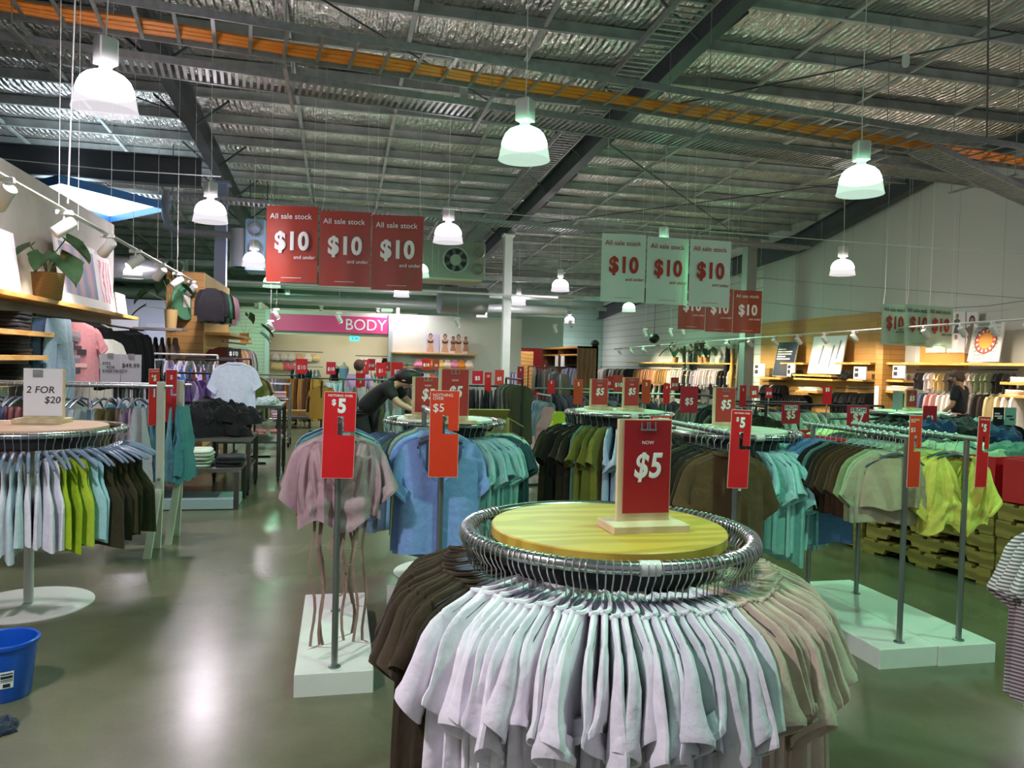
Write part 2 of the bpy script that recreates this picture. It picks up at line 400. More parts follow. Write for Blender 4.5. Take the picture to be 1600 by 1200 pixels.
for a in (
    (-1.93, 7.0, COOL, 'largest pendant lamp, white glowing dome high above the left clothes racks', 'cool'),
    (1.73, 7.4, GREEN, 'green-tinted glowing dome lamp hanging over the middle of the shop, left of the cable ladder', 'green'),
    (5.67, 7.63, GREEN, 'green-tinted glowing dome lamp hanging over the pale rails on white bases', 'green'),
    (-1.93, 12.3, COOL, 'white glowing dome lamp hanging just left of the three red sale banners', 'cool'),
    (1.74, 12.9, COOL, 'white glowing dome lamp hanging just right of the three red sale banners', 'cool'),
    (5.8, 13.3, GREEN, 'dome lamp mostly hidden behind the three white sale banners', 'green'),
    (10.09, 14.04, WARM, 'pinkish dome lamp hanging in front of the plain right wall', 'warm'),
    (-1.9, 18.0, COOL, 'white dome lamp half behind the first red banner, below the blue air unit', 'cool'),
    (1.8, 18.4, GREEN, 'green-tinted dome lamp peeping out behind the third red banner', 'green'),
    (5.83, 20.2, COOL, 'white dome lamp hanging left of the white sale banners above the walnut cabinet', 'cool'),
    (10.2, 20.2, GREEN, 'green-tinted dome lamp hidden behind the brown-red banners', 'green'),
    (-5.4, 22.2, COOL, 'small white dome lamp seen below the white track by the leaning posters', 'cool'),
    (-1.94, 23.07, GREEN, 'green dome lamp showing under the bottom edge of the first red banner', 'green'),
    (1.86, 24.4, COOL, 'small white dome lamp showing under the third red banner', 'cool'),
    (5.95, 25.7, COOL, 'small white dome lamp just right of the pale column', 'cool'),
    (10.27, 26.5, GREEN, 'small green dome lamp under the first white sale banner', 'green'),
    (-1.94, 29.9, GREEN, 'small green dome lamp above the pink BODY sign', 'green'),
    (1.88, 32.1, GREEN, 'small green dome lamp above the end of the pink BODY sign', 'green'),
    (6.1, 33.5, COOL, 'tiny white dome lamp just left of the pale column', 'cool'),
    (6.16, 39.0, COOL, 'tiny white dome lamp above the underwear posters', 'cool'),
    (10.72, 35.4, COOL, 'tiny white dome lamp above the walnut cabinet', 'cool'),
    (1.9, 1.9, (.45, 1.0, .66), 'pendant lamp overhead of the nearest round rack', 'mint', .8),
    (-1.93, 1.5, COOL, 'pendant lamp overhead beside the blue bucket', 'cool', 1.5),
    (5.7, 2.0, GREEN, 'pendant lamp overhead of the striped clothes rack', 'green'),
    (9.8, 8.2, COOL, 'pendant lamp above the pallet bins near the right wall', 'cool')):
    lamp(*a)

def ladder_tray(label, p, q, w, rung, name='cable_ladder', deep=.08, cable=None):
    p, q = Vector(p), Vector(q); d = (q-p); L = d.length; d.normalize(); s = d.cross(Vector((0, 0, 1))).normalized(); u = s.cross(d)
    t = thing(name, label, 'cable tray', p)
    def bar(a, b_, wx, wz):
        m = MB()
        dd = (b_-a).normalized(); ss = dd.cross(Vector((0, 0, 1))).normalized(); uu = ss.cross(dd)
        m.loops([[c+ss*wx/2-uu*wz/2, c+ss*wx/2+uu*wz/2, c-ss*wx/2+uu*wz/2, c-ss*wx/2-uu*wz/2] for c in (a, b_)], True, True); return m
    for k in (-1, 1):
        bar(s*k*w/2, s*k*w/2+d*L, .02, deep).build('side_rail', GALV, t, False)
    m = MB(); n = int(L/rung)
    for i in range(n+1):
        c = d*(i*rung) - u*(deep*.3); e = bar(c-s*w/2, c+s*w/2, min(.035, rung*.45), .015); m.add(e.v, e.f)
    m.build('rung_deck', GALV, t, False)
    if cable:
        for k in range(3):
            pts = [d*(L*i/60) - u*(deep*.3-.03) + s*(-w*.34+.05*k + .02*math.sin(i*.9+k)) + u*(.02*k) for i in range(61)]
            MB().tube(pts, .03, 6).build('cable', cable, t)
    return t
ORC = mat('orange_cable', 'd07a1e', .5)
ladder_tray('wide cable ladder with orange cables crossing the ceiling above the red banners', (-6, 7.6, 4.8), (12.6, 9.75, 4.8), .78, .34, cable=ORC)
ladder_tray('narrow slatted cable tray running beside the orange cable ladder', (-6, 8.42, 4.66), (12.6, 10.57, 4.66), .46, .075, 'cable_tray')
ladder_tray('slatted cable tray climbing beside the middle roof rafter', (3.55, 2, 5.55), (3.55, 24, 5.0), .38, .13, 'cable_tray')
ladder_tray('slatted cable tray crossing the ceiling behind the tops of the hung banners', (-11, 16.4, 4.85), (12, 18.3, 4.85), .42, .1, 'cable_tray')
ladder_tray('cable tray dropping toward the right wall from the orange cable ladder', atz(1440, 232, 4.6), atz(1625, 318, 4.35), .36, .09, 'cable_tray')
for x in (-3, -.6, 1.6, 4.4, 7.2, 9.6):
    y = 8.35 + (x+6)*2.15/18.6
    t = thing('tray_hanger', 'slanting steel strut and threaded rods carrying the cable trays under the roof', 'tray hanger', (x, y, 4.55), 0, 'steel hangers under the crossing cable trays')
    MB().box((0, -.1, 0), (.04, 1.3, .03)).build('strut', GALV, t, False)
    for dy in (-.7, .5):
        MB().tube([(0, dy, 0), (0, dy, zroof(y)-4.6)], .006, 6).build('rod', GALV, t)

# wires
def wire(label, a, b_, r=.005, m=WHITEM, group=None):
    mid = (Vector(a)+Vector(b_))/2 - Vector((0, 0, .03))
    return tag(MB().tube([a, mid, b_], r, 6).build('suspension_wire', m), label, 'wire', group)
wire('pale taut wire crossing from the red banners to the right wall', aty(600, 318, 12.2), atx(1600, 398, 12.9), .006, mat('green_lit_wire', 'cfe6d8', .5))
wire('pale taut wire crossing the ceiling above the skylight', aty(0, 248, 13), aty(345, 276, 13), .008)
wire('long white wire hanging down past the skylight to the white track', aty(118, -20, 7.7), aty(106, 318, 7.7), .007)
for px, y0, y1 in ((92, 240, 330), (122, 250, 360), (173, 260, 380), (208, 262, 395), (246, 268, 410), (277, 275, 425), (303, 310, 436)):
    a = atx(px, y1, -2.45); wire('thin wire holding the white light track below the roof', a, (a.x, a.y, zroof(a.y)), .003, WHITEM, 'thin wires of the left light track')
for px, y1, Y in ((1238, 520, 17), (1283, 385, 16), (1322, 300, 15), (1038, 360, 12), (1160, 360, 12)):
    a = aty(px, y1, Y); wire('thin drop wire hanging from the roof before the right wall', a, (a.x, a.y, zroof(a.y)), .003, GALV, 'thin drop wires at the right')
wire('dark wire running along the plain right wall, the upper of two', atx(1140, 430, 12.9), atx(1600, 466, 12.6), .005, STEEL)
wire('dark wire running along the plain right wall, the lower of two', atx(1160, 468, 12.9), atx(1380, 490, 12.6), .005, STEEL)
wire('rising grey cable between the mint banners and the right edge', atx(1490, 481, 12.7), atx(1600, 470, 12.7), .006, STEEL)

# air handling units
def nozzle(parent, c, r, axis='y'):
    m = MB(); m.lathe([(r, 0), (r, .1), (r*.88, .12), (r*.6, .04), (r*.45, -.05)], 24)
    o = m.build('nozzle', mat('nozzle_alloy', 'b5b0a8', .35, .8), parent, loc=c); o.rotation_euler = (pi/2, 0, 0) if axis == 'y' else (0, pi/2, 0)
    m = MB(); m.lathe([(r*.5, 0), (0, .01)], 16); q = m.build('nozzle_core', BLACK, o, loc=(0, 0, -.02))
c = aty(712, 406, 20.5)
t = thing('air_unit', 'grey-green air unit with a round fan and two nozzles behind the red banners', 'air unit', c)
GU = mat('unit_paint_green_grey', '8f9c8c', .5, var=.04)
MB().bev((-.05, .6, 0), (1.75, 1.1, 1.0), .03).build('cabinet', GU, t)
MB().lathe([(.33, -.01), (.36, .0), (.36, .05), (.31, .05), (.30, -.02)], 32).build('fan_ring', GALV, t, loc=(0, .04, 0)).rotation_euler = (pi/2, 0, 0)
m = MB(); m.lathe([(.3, 0), (0, .001)], 32); o = m.build('fan_recess', BLACK, t, loc=(0, .045, 0)); o.rotation_euler = (pi/2, 0, 0)
m = MB(); m.lathe([(.15, 0), (.15, .05), (.0, .055)], 24); o = m.build('fan_hub', GU, t, loc=(0, .03, 0)); o.rotation_euler = (pi/2, 0, 0)
for k in range(7):
    a = k*2*pi/7; m = MB(); m.box((.225, 0, .02), (.15, .09, .01), mtx=Matrix.Rotation(.5, 3, 'X'))
    o = m.build('fan_blade', mat('fan_blade_metal', '5f6d62', .5), t, False, loc=(0, .03, 0)); o.rotation_euler = (pi/2, a, 0)
nozzle(t, (.62, .04, .22), .16); nozzle(t, (.62, .04, -.22), .16)
MB().box((-.2, .45, -.54), (1.8, 1.2, .06)).build('drip_tray', mat('drip_tray_paint', 'b7b19c', .6), t, False)
MB().box((-.62, .04, .05), (.03, .03, .8)).box((-.45, .04, 0), (.02, .03, .9)).build('panel_seam', GALV, t, False)
c = aty(399, 382, 19)
t = thing('air_unit', 'pale blue air unit with round nozzles left of the red banners', 'air unit', c)
MB().bev((0, .5, 0), (.46, 1, 1.2), .03).build('cabinet', mat('unit_paint_blue', '9dbbdd', .5), t)
for z in (.34, -.12): nozzle(t, (0, 0, z), .17)
MB().lathe([(.2, -.5), (.28, -.5), (.28, .4), (.2, .4)], 20).build('side_duct', mat('duct_grey', '8b8f90', .5, .3), t, loc=(-.35, .5, 0))

def pipe(label, a, b_, r, m, name='pipe', n=16):
    return tag(MB().tube([a, b_], r, n).build(name, m), label, 'pipe' if name == 'pipe' else 'duct')
PW = mat('pale_pipe', 'bcc8c2', .4, .3)
pipe('fat pale pipe running under the roof behind the BODY sign', (-12, 27.0, 3.55), (8, 27.0, 3.55), .16, PW)
pipe('thin white pipe running above the BODY sign', (-13, 21, 3.55), (6, 21, 3.5), .03, WHITEM)
pipe('slim grey pipe running below the roof over the back partition', (-12, 26, 3.9), (8, 26, 3.9), .08, PW)
pipe('large grey round duct hanging under the roof left of the feature column', (-9.5, 22.9, 3.95), (-4.2, 22.9, 3.95), .3, mat('spiral_duct', 'a9adb0', .35, .8), 'duct')
d0 = aty(722, 470, 24)
tag(MB().loops([[(d0.x+x, d0.y+.8*math.cos(a), d0.z+.42*math.sin(a)) for a in [2*pi*q/24 for q in range(24)]] for x in (-.72, -.7, .7, .72)], False, True).build('duct', mat('dark_duct', '8d9798', .5, .3, bump=(6, .2))), 'dark oval duct under the roof below the fan unit', 'duct')
m = MB(); e0 = aty(258, 318, 16.5); m.tube([(e0.x, e0.y, e0.z+.25), (e0.x, e0.y, e0.z-.2), (e0.x+.06, e0.y, e0.z-.45), (e0.x+.3, e0.y, e0.z-.55), (e0.x+1.2, e0.y+.3, e0.z-.5)], .07, 12)
tag(m.build('downpipe', mat('grey_downpipe', '767c86', .45)), 'grey bent downpipe just right of the skylight', 'pipe')
for px, py, Y, r, lab in ((268, 425, 17.5, .26, 'round black speaker behind the light track near the oak column'), (797, 517, 27, .2, 'round dark dome mirror on the grey wall right of the pale column'), (1022, 529, 26, .2, 'round dark speaker in the row of spotlights by the right wall'), (930, 537, 24.4, .14, 'white and black camera on top of the walnut cabinet')):
    p = aty(px, py, Y); tag(MB().lathe([(0, -r*.9), (r*.6, -r*.7), (r*.95, -r*.2), (r, 0), (r*.9, r*.45), (r*.5, r*.8), (0, r*.9)], 20).build('speaker' if 'speaker' in lab else ('dome_mirror' if 'mirror' in lab else 'dome_camera'), BLKF if px != 932 else mat('camera_shell', 'c9ccc8', .4), loc=p), lab, 'camera' if px == 932 else ('mirror' if px == 797 else 'speaker'))
for nm in ('speaker', 'speaker.001', 'dome_mirror'):
    o = bpy.data.objects[nm]; MB().tube([(0, 0, .1), (0, 0, zroof(o.location.y)-o.location.z)], .012, 6).build('drop_rod', STEEL, o)
for o in [o for o in bpy.data.objects if o.name.startswith('air_unit')]:
    for dx in (-.2, .2): MB().tube([(dx, .6, .4), (dx, .6, zroof(o.location.y+.6)-o.location.z)], .012, 6).build('drop_rod', STEEL, o)
o = bpy.data.objects['duct.001']
for dx in (-.4, .4): MB().tube([(d0.x+dx, d0.y, d0.z+.35), (d0.x+dx, d0.y, zroof(d0.y))], .012, 6).build('drop_rod', STEEL, o)
# motion sensors on the roof
for px, py in ((1415, 100), (725, 152)):
    p = aty(px, py, 9.5); tag(MB().lathe([(.05, .12), (.05, 0), (.035, -.04), (0, -.05)], 12).build('roof_sensor', WHITEM, loc=p), 'small white sensor under the roof %s' % ('right of the green lamps' if px > 1000 else 'near the middle of the cable ladder'), 'sensor')

# ---------------------------------------------------------------- sale banners
def banner(pxl, pxr, ytl, ytr, ybl, d, m, ink, ink2, label, group, rz=None, w=None):
    a, b_ = atd(pxl, ytl, d[0]), atd(pxr, ytr, d[1]); zb = atd(pxl, ybl, d[0]).z
    wv = (b_-a); wv.z = 0; W_ = wv.length; H_ = a.z-zb
    t = thing('sale_banner', label, 'banner', ((a.x+b_.x)/2, (a.y+b_.y)/2, zb), math.atan2(wv.y, wv.x), group)
    mb = MB(); n = 14; nz = 6
    grid = lambda off: [[(W_*(i/n-.5), off+.012*math.sin(i/n*2*pi*1.3+.6)*(1-.3*j/nz), H_*j/nz) for i in range(n+1)] for j in range(nz+1)]
    mb.loops(grid(0), closed=False); mb.loops([list(reversed(r)) for r in grid(.002)], closed=False)
    mb.build('sheet', m, t)
    k = W_/.84
    text('All sale stock', .125*k, ink2, t, (-.36*k, -.018, H_*.86), .006, 'LEFT')
    text('$10', .40*k, ink, t, (.0, -.02, H_*.53), .04, xs=.86)
    text('and under', .085*k, ink2, t, (.39*k, -.018, H_*.33), .006, 'RIGHT')
    MB().box((0, -.015, H_*.06), (.33*k, .001, .006)).build('rule', ink2, t, False)
    for x in (-W_/2+.03, W_/2-.03):
        MB().tube([(x, 0, H_-.01), (x*.9, 0, H_+.25), (x*.9, 0, zroof(t.location.y)-.02-zb)], .003, 5).build('hanging_line', WHITEM, t)
g = 'row of three red $10 sale banners'
banner(417, 497, 321, 332, 440, (12.2, 12.2), BAN, LETW, LETW, 'red $10 sale banner, first of three, beside the blue air unit', g)
banner(500, 580, 329, 338, 446, (12.2, 12.25), BAN, LETW, LETW, 'red $10 sale banner in the middle of the three big red ones', g)
banner(582, 662, 335, 344, 452, (12.25, 12.3), BAN, LETW, LETW, 'red $10 sale banner, last of the three beside the fan air unit', g)
g = 'row of three white $10 sale banners'
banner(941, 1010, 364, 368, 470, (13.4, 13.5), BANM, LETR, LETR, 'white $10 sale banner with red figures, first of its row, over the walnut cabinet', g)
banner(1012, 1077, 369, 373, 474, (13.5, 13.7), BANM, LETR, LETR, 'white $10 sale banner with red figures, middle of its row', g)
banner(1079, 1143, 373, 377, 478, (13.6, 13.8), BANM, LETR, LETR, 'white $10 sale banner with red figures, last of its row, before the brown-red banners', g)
g = 'row of brown-red $10 sale banners'
BAN2 = mat('banner_brown_red', '9a3f22', .45, var=.05, vscale=2)
banner(1061, 1103, 446, 449, 514, (19.6, 19.7), BAN2, LETW, LETW, 'brown-red $10 banner most hidden behind the white banners', g)
banner(1104, 1146, 450, 453, 518, (19.7, 19.8), BAN2, LETW, LETW, 'brown-red $10 banner half hidden behind the last white banner', g)
banner(1147, 1191, 453, 456, 520, (19.8, 19.9), BAN2, LETW, LETW, 'brown-red $10 banner fully seen beside the right steel column', g)
g = 'row of mint-lit $10 banners before the right wall'
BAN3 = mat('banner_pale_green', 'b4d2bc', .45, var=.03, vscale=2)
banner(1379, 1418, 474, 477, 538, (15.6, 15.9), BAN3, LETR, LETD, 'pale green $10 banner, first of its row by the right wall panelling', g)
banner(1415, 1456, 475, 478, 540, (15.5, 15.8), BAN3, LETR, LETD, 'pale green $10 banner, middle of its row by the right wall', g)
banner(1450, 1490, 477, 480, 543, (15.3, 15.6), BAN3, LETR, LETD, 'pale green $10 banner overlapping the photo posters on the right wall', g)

# ---------------------------------------------------------------- light tracks and spotlights
def spot_meshes():
    a = MB(); a.bev((0, 0, -.02), (.14, .05, .04), .005); a.tube([(0, 0, -.03), (0, 0, -.11)], .012, 8)
    b_ = MB(); b_.lathe([(.0, -.1), (.05, -.1), (.055, -.09), (.058, .1), (.054, .105), (.05, .09), (0, .085)], 20)
    return a.mesh('adapter'), b_.mesh('head')
SA, SH = spot_meshes()
def track(label, a, b_):
    a, b_ = Vector(a), Vector(b_); return tag(MB().tube([a, b_], .022, 4).build('light_track', WHITEM, smooth=False), label, 'light track')
def spot(p, label, aim, group, on=False):
    t = thing('track_spotlight', label, 'spotlight', p, 0, group)
    obj('adapter', SA, WHITEM, t)
    h = obj('head', SH, WHITEM, t, (0, 0, -.15)); h.rotation_euler = Vector(aim).to_track_quat('Z', 'Y').to_euler()
    if on:
        m = MB(); m.lathe([(.048, .108), (0, .11)], 16); m.build('bulb', mat('spot_bulb', 'ffffff', .3, emit=((1, .95, .88), 14)), h)
a, b_ = atx(-20, 262, -2.45), atx(303, 440, -2.45)
track('white light track running above the leaning posters on the left', a, b_)
for i, px in enumerate((6, 100, 168, 212, 250, 277, 300)):
    p = a+(b_-a)*((px+20)/323*0+0)
    best = min((abs((lambda q: 800+FPX*((q-EYEP).dot(cR))/((q-EYEP).dot(cF)))(a+(b_-a)*k/400)-px), k) for k in range(401))[1]
    p = a+(b_-a)*best/400
    spot(p, 'white cylinder spotlight on the left light track aimed at the leaning posters', (-.5, -.3 if i % 2 else .4, -.5), 'spotlights on the left light track', i == 3)
    if i in (0, 1, 2, 4):
        l = bpy.data.lights.new('spot_beam', 'SPOT'); l.energy = 60; l.color = (1, .93, .84); l.spot_size = 1.5; l.spot_blend = .6; l.shadow_soft_size = .05
        lo = bpy.data.objects.new('spot_beam', l); COL.objects.link(lo); lo.location = p + Vector((-.05, 0, -.28)); lo.rotation_euler = (Vector((-.75, .25, -.9))).to_track_quat('-Z', 'Y').to_euler()
for ty, tz in ((13.4, .3), (14.6, .2)):
    p = a+(b_-a)*.98
    l = bpy.data.lights.new('spot_beam', 'SPOT'); l.energy = 160; l.color = (1, .86, .66); l.spot_size = 1.1; l.spot_blend = .7; l.shadow_soft_size = .05
    lo = bpy.data.objects.new('spot_beam', l); COL.objects.link(lo); lo.location = p+Vector((.12, .1, -.25)); lo.rotation_euler = (Vector((-1.9, ty+2.5, 1.7))-lo.location).to_track_quat('-Z', 'Y').to_euler()
def track_row(label, pa, pb, n, aim, glabel, group, every=1, lit=(), e=50, beam=(1.0, 0, -.75)):
    pa, pb = Vector(pa), Vector(pb); track(label, pa, pb)
    for i in range(n):
        p = pa+(pb-pa)*((i+.5)/n); spot(p, glabel, aim, group, i in lit)
        if i % every == 0:
            l = bpy.data.lights.new('spot_beam', 'SPOT'); l.energy = e; l.color = (1, .84, .62); l.spot_size = 1.7; l.spot_blend = .7; l.shadow_soft_size = .05
            lo = bpy.data.objects.new('spot_beam', l); COL.objects.link(lo); lo.location = p+Vector(beam)*.2+Vector((0, 0, -.12)); lo.rotation_euler = Vector(beam).to_track_quat('-Z', 'Y').to_euler()
q0, q1 = atx(960, 545, 11.2), atx(1192, 527, 11.2)
track_row('white light track in front of the far right wall of clothes', q0, q1, 9, (.5, .1, -.5), 'white spotlight on the far right light track', 'spotlights on the far right track', 1, (3,), 130)
q0, q1 = atx(1194, 527, 11.2), atx(1480, 507, 11.2)
track_row('white light track in front of the oak panelling', q0, q1, 6, (.5, .1, -.5), 'white spotlight on the track before the oak panelling', 'spotlights before the oak panelling', 1, (1,), 110)
q0, q1 = atx(1482, 507, 11.2), atx(1700, 492, 11.2)
track_row('white light track in front of the graphic tees poster', q0, q1, 4, (.5, .1, -.5), 'white spotlight on the track before the graphic tees poster', 'spotlights before the graphic tees poster', 1, (), 90)
q0, q1 = aty(880, 552, 24), aty(1000, 520, 22)
for px, py, Y, on in ((432, 494, 19, 1), (423, 512, 18.5, 1), (530, 500, 19, 1), (715, 508, 21, 1), (868, 519, 24, 1), (892, 512, 24, 0), (1008, 525, 22, 0), (1048, 525, 22, 0), (1067, 522, 22, 0)):
    p = aty(px, py-12, Y); spot(p, 'single white spotlight hanging under the roof toward the back', (.3, .2, -.6), 'loose spotlights toward the back', on)
    MB()
    wire('thin cable dropping from the roof to a back spotlight', p, (p.x, p.y, zroof(p.y)), .003, WHITEM, 'thin cables of the back spotlights')
for x in (-2.6, -.6, 1.2):
    l = bpy.data.lights.new('spot_beam', 'SPOT'); l.energy = 120; l.color = (1, .88, .66); l.spot_size = 1.6; l.spot_blend = .7; l.shadow_soft_size = .08
    lo = bpy.data.objects.new('spot_beam', l); COL.objects.link(lo); lo.location = (x, BY+.6, 3.1); lo.rotation_euler = Vector((0, 1, -.6)).to_track_quat('-Z', 'Y').to_euler()
    spot((x, BY+.6, 3.3), 'small spotlight on the ceiling of the BODY department', (0, .6, -.4), 'spotlights inside the BODY department', False)
for x in (2.5, 4.2):
    l = bpy.data.lights.new('spot_beam', 'SPOT'); l.energy = 18; l.color = (1, .9, .72); l.spot_size = 1.5; l.spot_blend = .7; l.shadow_soft_size = .08
    lo = bpy.data.objects.new('spot_beam', l); COL.objects.link(lo); lo.location = (x, BY-2, 3.3); lo.rotation_euler = Vector((0, 1, -.75)).to_track_quat('-Z', 'Y').to_euler()

# ================================================================ GARMENTS
def smooth01(x): x = max(0, min(1, x)); return x*x*(3-2*x)
def interp(tab, s):
    for (a, va), (b_, vb) in zip(tab, tab[1:]):
        if s <= b_: return va+(vb-va)*((s-a)/(b_-a) if b_ > a else 0)
    return tab[-1][1]
def garment_body(seed, prof, thick, length, z0=-.1, n=28, rows=14, fold=.012, kx=5.0, neck=None, hem=.012, curl=0.0, swag=0.0):
    """closed cloth tube hanging on a hanger in the XZ plane. prof / thick: tables of half width / half depth over depth below z0"""
    rnd = random.Random(seed); p1, p2, p3 = (rnd.uniform(0, 6.28) for _ in range(3)); k1 = kx*rnd.uniform(.8, 1.2); k2 = kx*1.9*rnd.uniform(.8, 1.2)
    L = []
    for j in range(rows+1):
        s = j/rows; dpt = length*(s**1.35) if rows > 6 else length*s
        w = interp(prof, dpt); t = interp(thick, dpt); ring = []
        A = fold*smooth01((dpt-.08)/.3)
        for q in range(n):
            a = 2*pi*q/n; cx, sx = math.cos(a), math.sin(a)
            x = w*math.copysign(abs(cx)**.75, cx); y = t*math.copysign(abs(sx)**.8, sx)
            f = math.sin(k1*x*7+p1+dpt*1.6)+.5*math.sin(k2*x*7+p2-dpt*2.2)
            y += A*f + curl*dpt*math.sin(p3)*x
            g = A*.5*math.sin(k2*9*x+p3+(2 if sx > 0 else 0)); y += g*(1 if sx > 0 else -1)
            z = z0-dpt + hem*s*math.sin(k1*x*5+p2)
            if swag and sx < 0: y -= swag*smooth01((dpt-.06)/.12)*(.5+.5*math.sin((dpt-.9*x*x/.04*.12)*62+p1+3*x))*(1-.5*(x/w)**2)
            if neck:
                nw, nd, shp, back = neck
                r = abs(x)/nw
                if r < 1:
                    dd = nd if sx < .1 else back
                    cl = z0-.012-dd*((1-r*r)**.5 if shp == 'scoop' else (1-r))
                    z = min(z, cl)
            ring.append((x, y, z))
        L.append(ring)
    mb = MB(); mb.loops(L); return mb
def sleeve_mb(side, drop=.36, out=.285, flare=.04, seed=0, n=18, sh=-.150, droop=1.0):
    """short sleeve: starts just proud of the shoulder seam, hangs and opens into a wavy cuff"""
    rnd = random.Random(seed*13+5); L = []; k = drop/.36*rnd.uniform(.92, 1.14)
    T = ((.176, sh+.006), (.200, sh-.010), (.226, sh-.042), (.247, sh-.10*k), (out-.018, sh-.155*k), (out, sh-.20*k))
    B = ((.170, sh-.13), (.190, sh-.16), (.199, sh-.19*k), (.199, sh-.225*k), (.194, sh-.255*k), (.190, sh-.275*k))
    ph = rnd.uniform(0, 6); tw = rnd.uniform(-.035, .035); fl = flare*rnd.uniform(.75, 1.35); sk = rnd.uniform(-.02, .02)
    for i in range(6):
        u = i/5; tx, tz = T[i]; bx, bz = B[i]; cx, cz = (tx+bx)/2, (tz+bz)/2; hx, hz = (tx-bx)/2, (tz-bz)/2
        t = .0125+(fl-.0125)*u**1.5; ring = []
        for q in range(n):
            a = 2*pi*q/n; c, s_ = math.cos(a), math.sin(a)
            w = 1+.07*math.sin(3*a+ph)*u
            ring.append((side*(cx+hx*c*w), t*math.copysign(abs(s_)**.85, s_)*w + .009*u*math.sin(a*2+ph) + tw*u*u*(1-.6*c) + .006*u*math.sin(u*7+ph), cz+hz*c*w+sk*u*u*s_))
        L.append(ring)
    cx = sum(p[0] for p in L[-1])/n; cz = sum(p[2] for p in L[-1])/n; cy = sum(p[1] for p in L[-1])/n
    L.insert(5, [(cx+(p[0]-cx)*1.0-side*.003, cy+(p[1]-cy)*1.03, cz+(p[2]-cz)*1.0+.016) for p in L[-1]])
    L.append([(cx+(p[0]-cx)*.9, cy+(p[1]-cy)*.82, cz+(p[2]-cz)*.9+.002) for p in L[-1]])
    L.append([(cx+(p[0]-cx)*.8-side*.03, cy+(p[1]-cy)*.75, cz+(p[2]-cz)*.8+.05) for p in L[-2]])
    if side < 0: L = [list(reversed(r)) for r in L]
    mb = MB(); mb.loops(L); return mb
TEEP = [(0, .075), (.015, .105), (.03, .145), (.047, .186), (.06, .195), (.12, .2), (.2, .205), (.5, .215), (.8, .22)]
TEET = [(0, .011), (.047, .0105), (.12, .015), (.25, .024), (.6, .028), (.8, .03)]
CROPP = [(0, .075), (.03, .145), (.047, .186), (.06, .195), (.15, .205), (.45, .2)]
FLATT = [(0, .010), (.047, .012), (.12, .03), (.3, .05), (.6, .055)]
TANKP = [(0, .05), (.03, .09), (.06, .10), (.10, .095), (.14, .10), (.2, .14), (.24, .165), (.45, .17), (.7, .175)]
TANKT = [(0, .006), (.1, .008), (.2, .018), (.6, .026)]
JACKP = [(0, .07), (.03, .15), (.06, .21), (.12, .235), (.3, .25), (.7, .25)]
SKIRTP = [(0, .085), (.02, .1), (.1, .12), (.5, .2), (.9, .24)]
SKIRTT = [(0, .012), (.05, .02), (.5, .035), (1, .045)]
GM = {}
def gm(key, fn):
    if key not in GM: GM[key] = fn()
    return GM[key]
def tee_set(style, v):
    def mk():
        if style == 'tee': b_ = garment_body(v*7+1, TEEP, TEET, .66, fold=.010, n=32, rows=16)
        elif style == 'crop': b_ = garment_body(v*7+2, CROPP, FLATT, .40, fold=.008, kx=3.2, n=36, rows=14)
        elif style == 'scoop': b_ = garment_body(v*7+3, TEEP, FLATT, .62, fold=.009, kx=2.6, n=64, rows=26, neck=(.115, .235, 'scoop', .03))
        elif style == 'wrap': b_ = garment_body(v*7+4, CROPP, [(0, .01), (.05, .014), (.15, .05), (.3, .075), (.5, .05)], .43, fold=.016, kx=5.5, n=72, rows=44, neck=(.13, .27, 'v', .03), hem=.035, swag=.012)
        dr = {'tee': (.36, .285, .032), 'crop': (.34, .28, .04), 'scoop': (.36, .27, .05), 'wrap': (.42, .29, .06)}[style]
        return (b_.mesh(style+'_body'), sleeve_mb(1, *dr, seed=v).mesh('sleeve'), sleeve_mb(-1, *dr, seed=v+9).mesh('sleeve'))
    return gm((style, v), mk)
def drape_mesh(s, v):
    """pleated front panel of a wrap top, from the shoulder across to the waist"""
    def mk():
        nu, nv = 34, 16
        def grid(off):
            L = []
            for j in range(nv+1):
                t_ = j/nv; row = []
                ix, iz = s*(.085*(1-t_)-.035*t_), -.118-.25*t_**1.1
                ox, oz = s*(.165+.035*math.sin(pi*t_*.9)), -.148-.33*t_
                for i in range(nu+1):
                    u = i/nu; x, z = ix+(ox-ix)*u, iz+(oz-iz)*u - .035*math.sin(pi*u)*t_
                    bulge = .018+.062*math.sin(pi*min(1, .12+t_*.75))**1.2*(1-.75*abs(u-.4))
                    pleat = .011*smooth01(t_*2.5)*math.sin(u*24+t_*2.5*s+v)+.006*math.sin(u*11-t_*5)
                    row.append((x, -bulge-pleat+off-.004*(s > 0), z+.012*math.sin(u*9+v)*t_))
                L.append(row)
            return L
        mb = MB(); mb.loops(grid(0), closed=False); mb.loops([list(reversed(r)) for r in grid(.004)], closed=False); return mb.mesh('front_drape')
    return gm(('drape', s, v), mk)
def neckband_mesh():
    def mk():
        mb = MB(); mb.tube([(.078*math.cos(a), .016*math.sin(a), -.103-.018*(1 if math.sin(a) < 0 else .2)*abs(math.sin(a))) for a in [2*pi*q/20 for q in range(20)]], .007, 6, closed=True); return mb.mesh('neckband')
    return gm('neckband', mk)
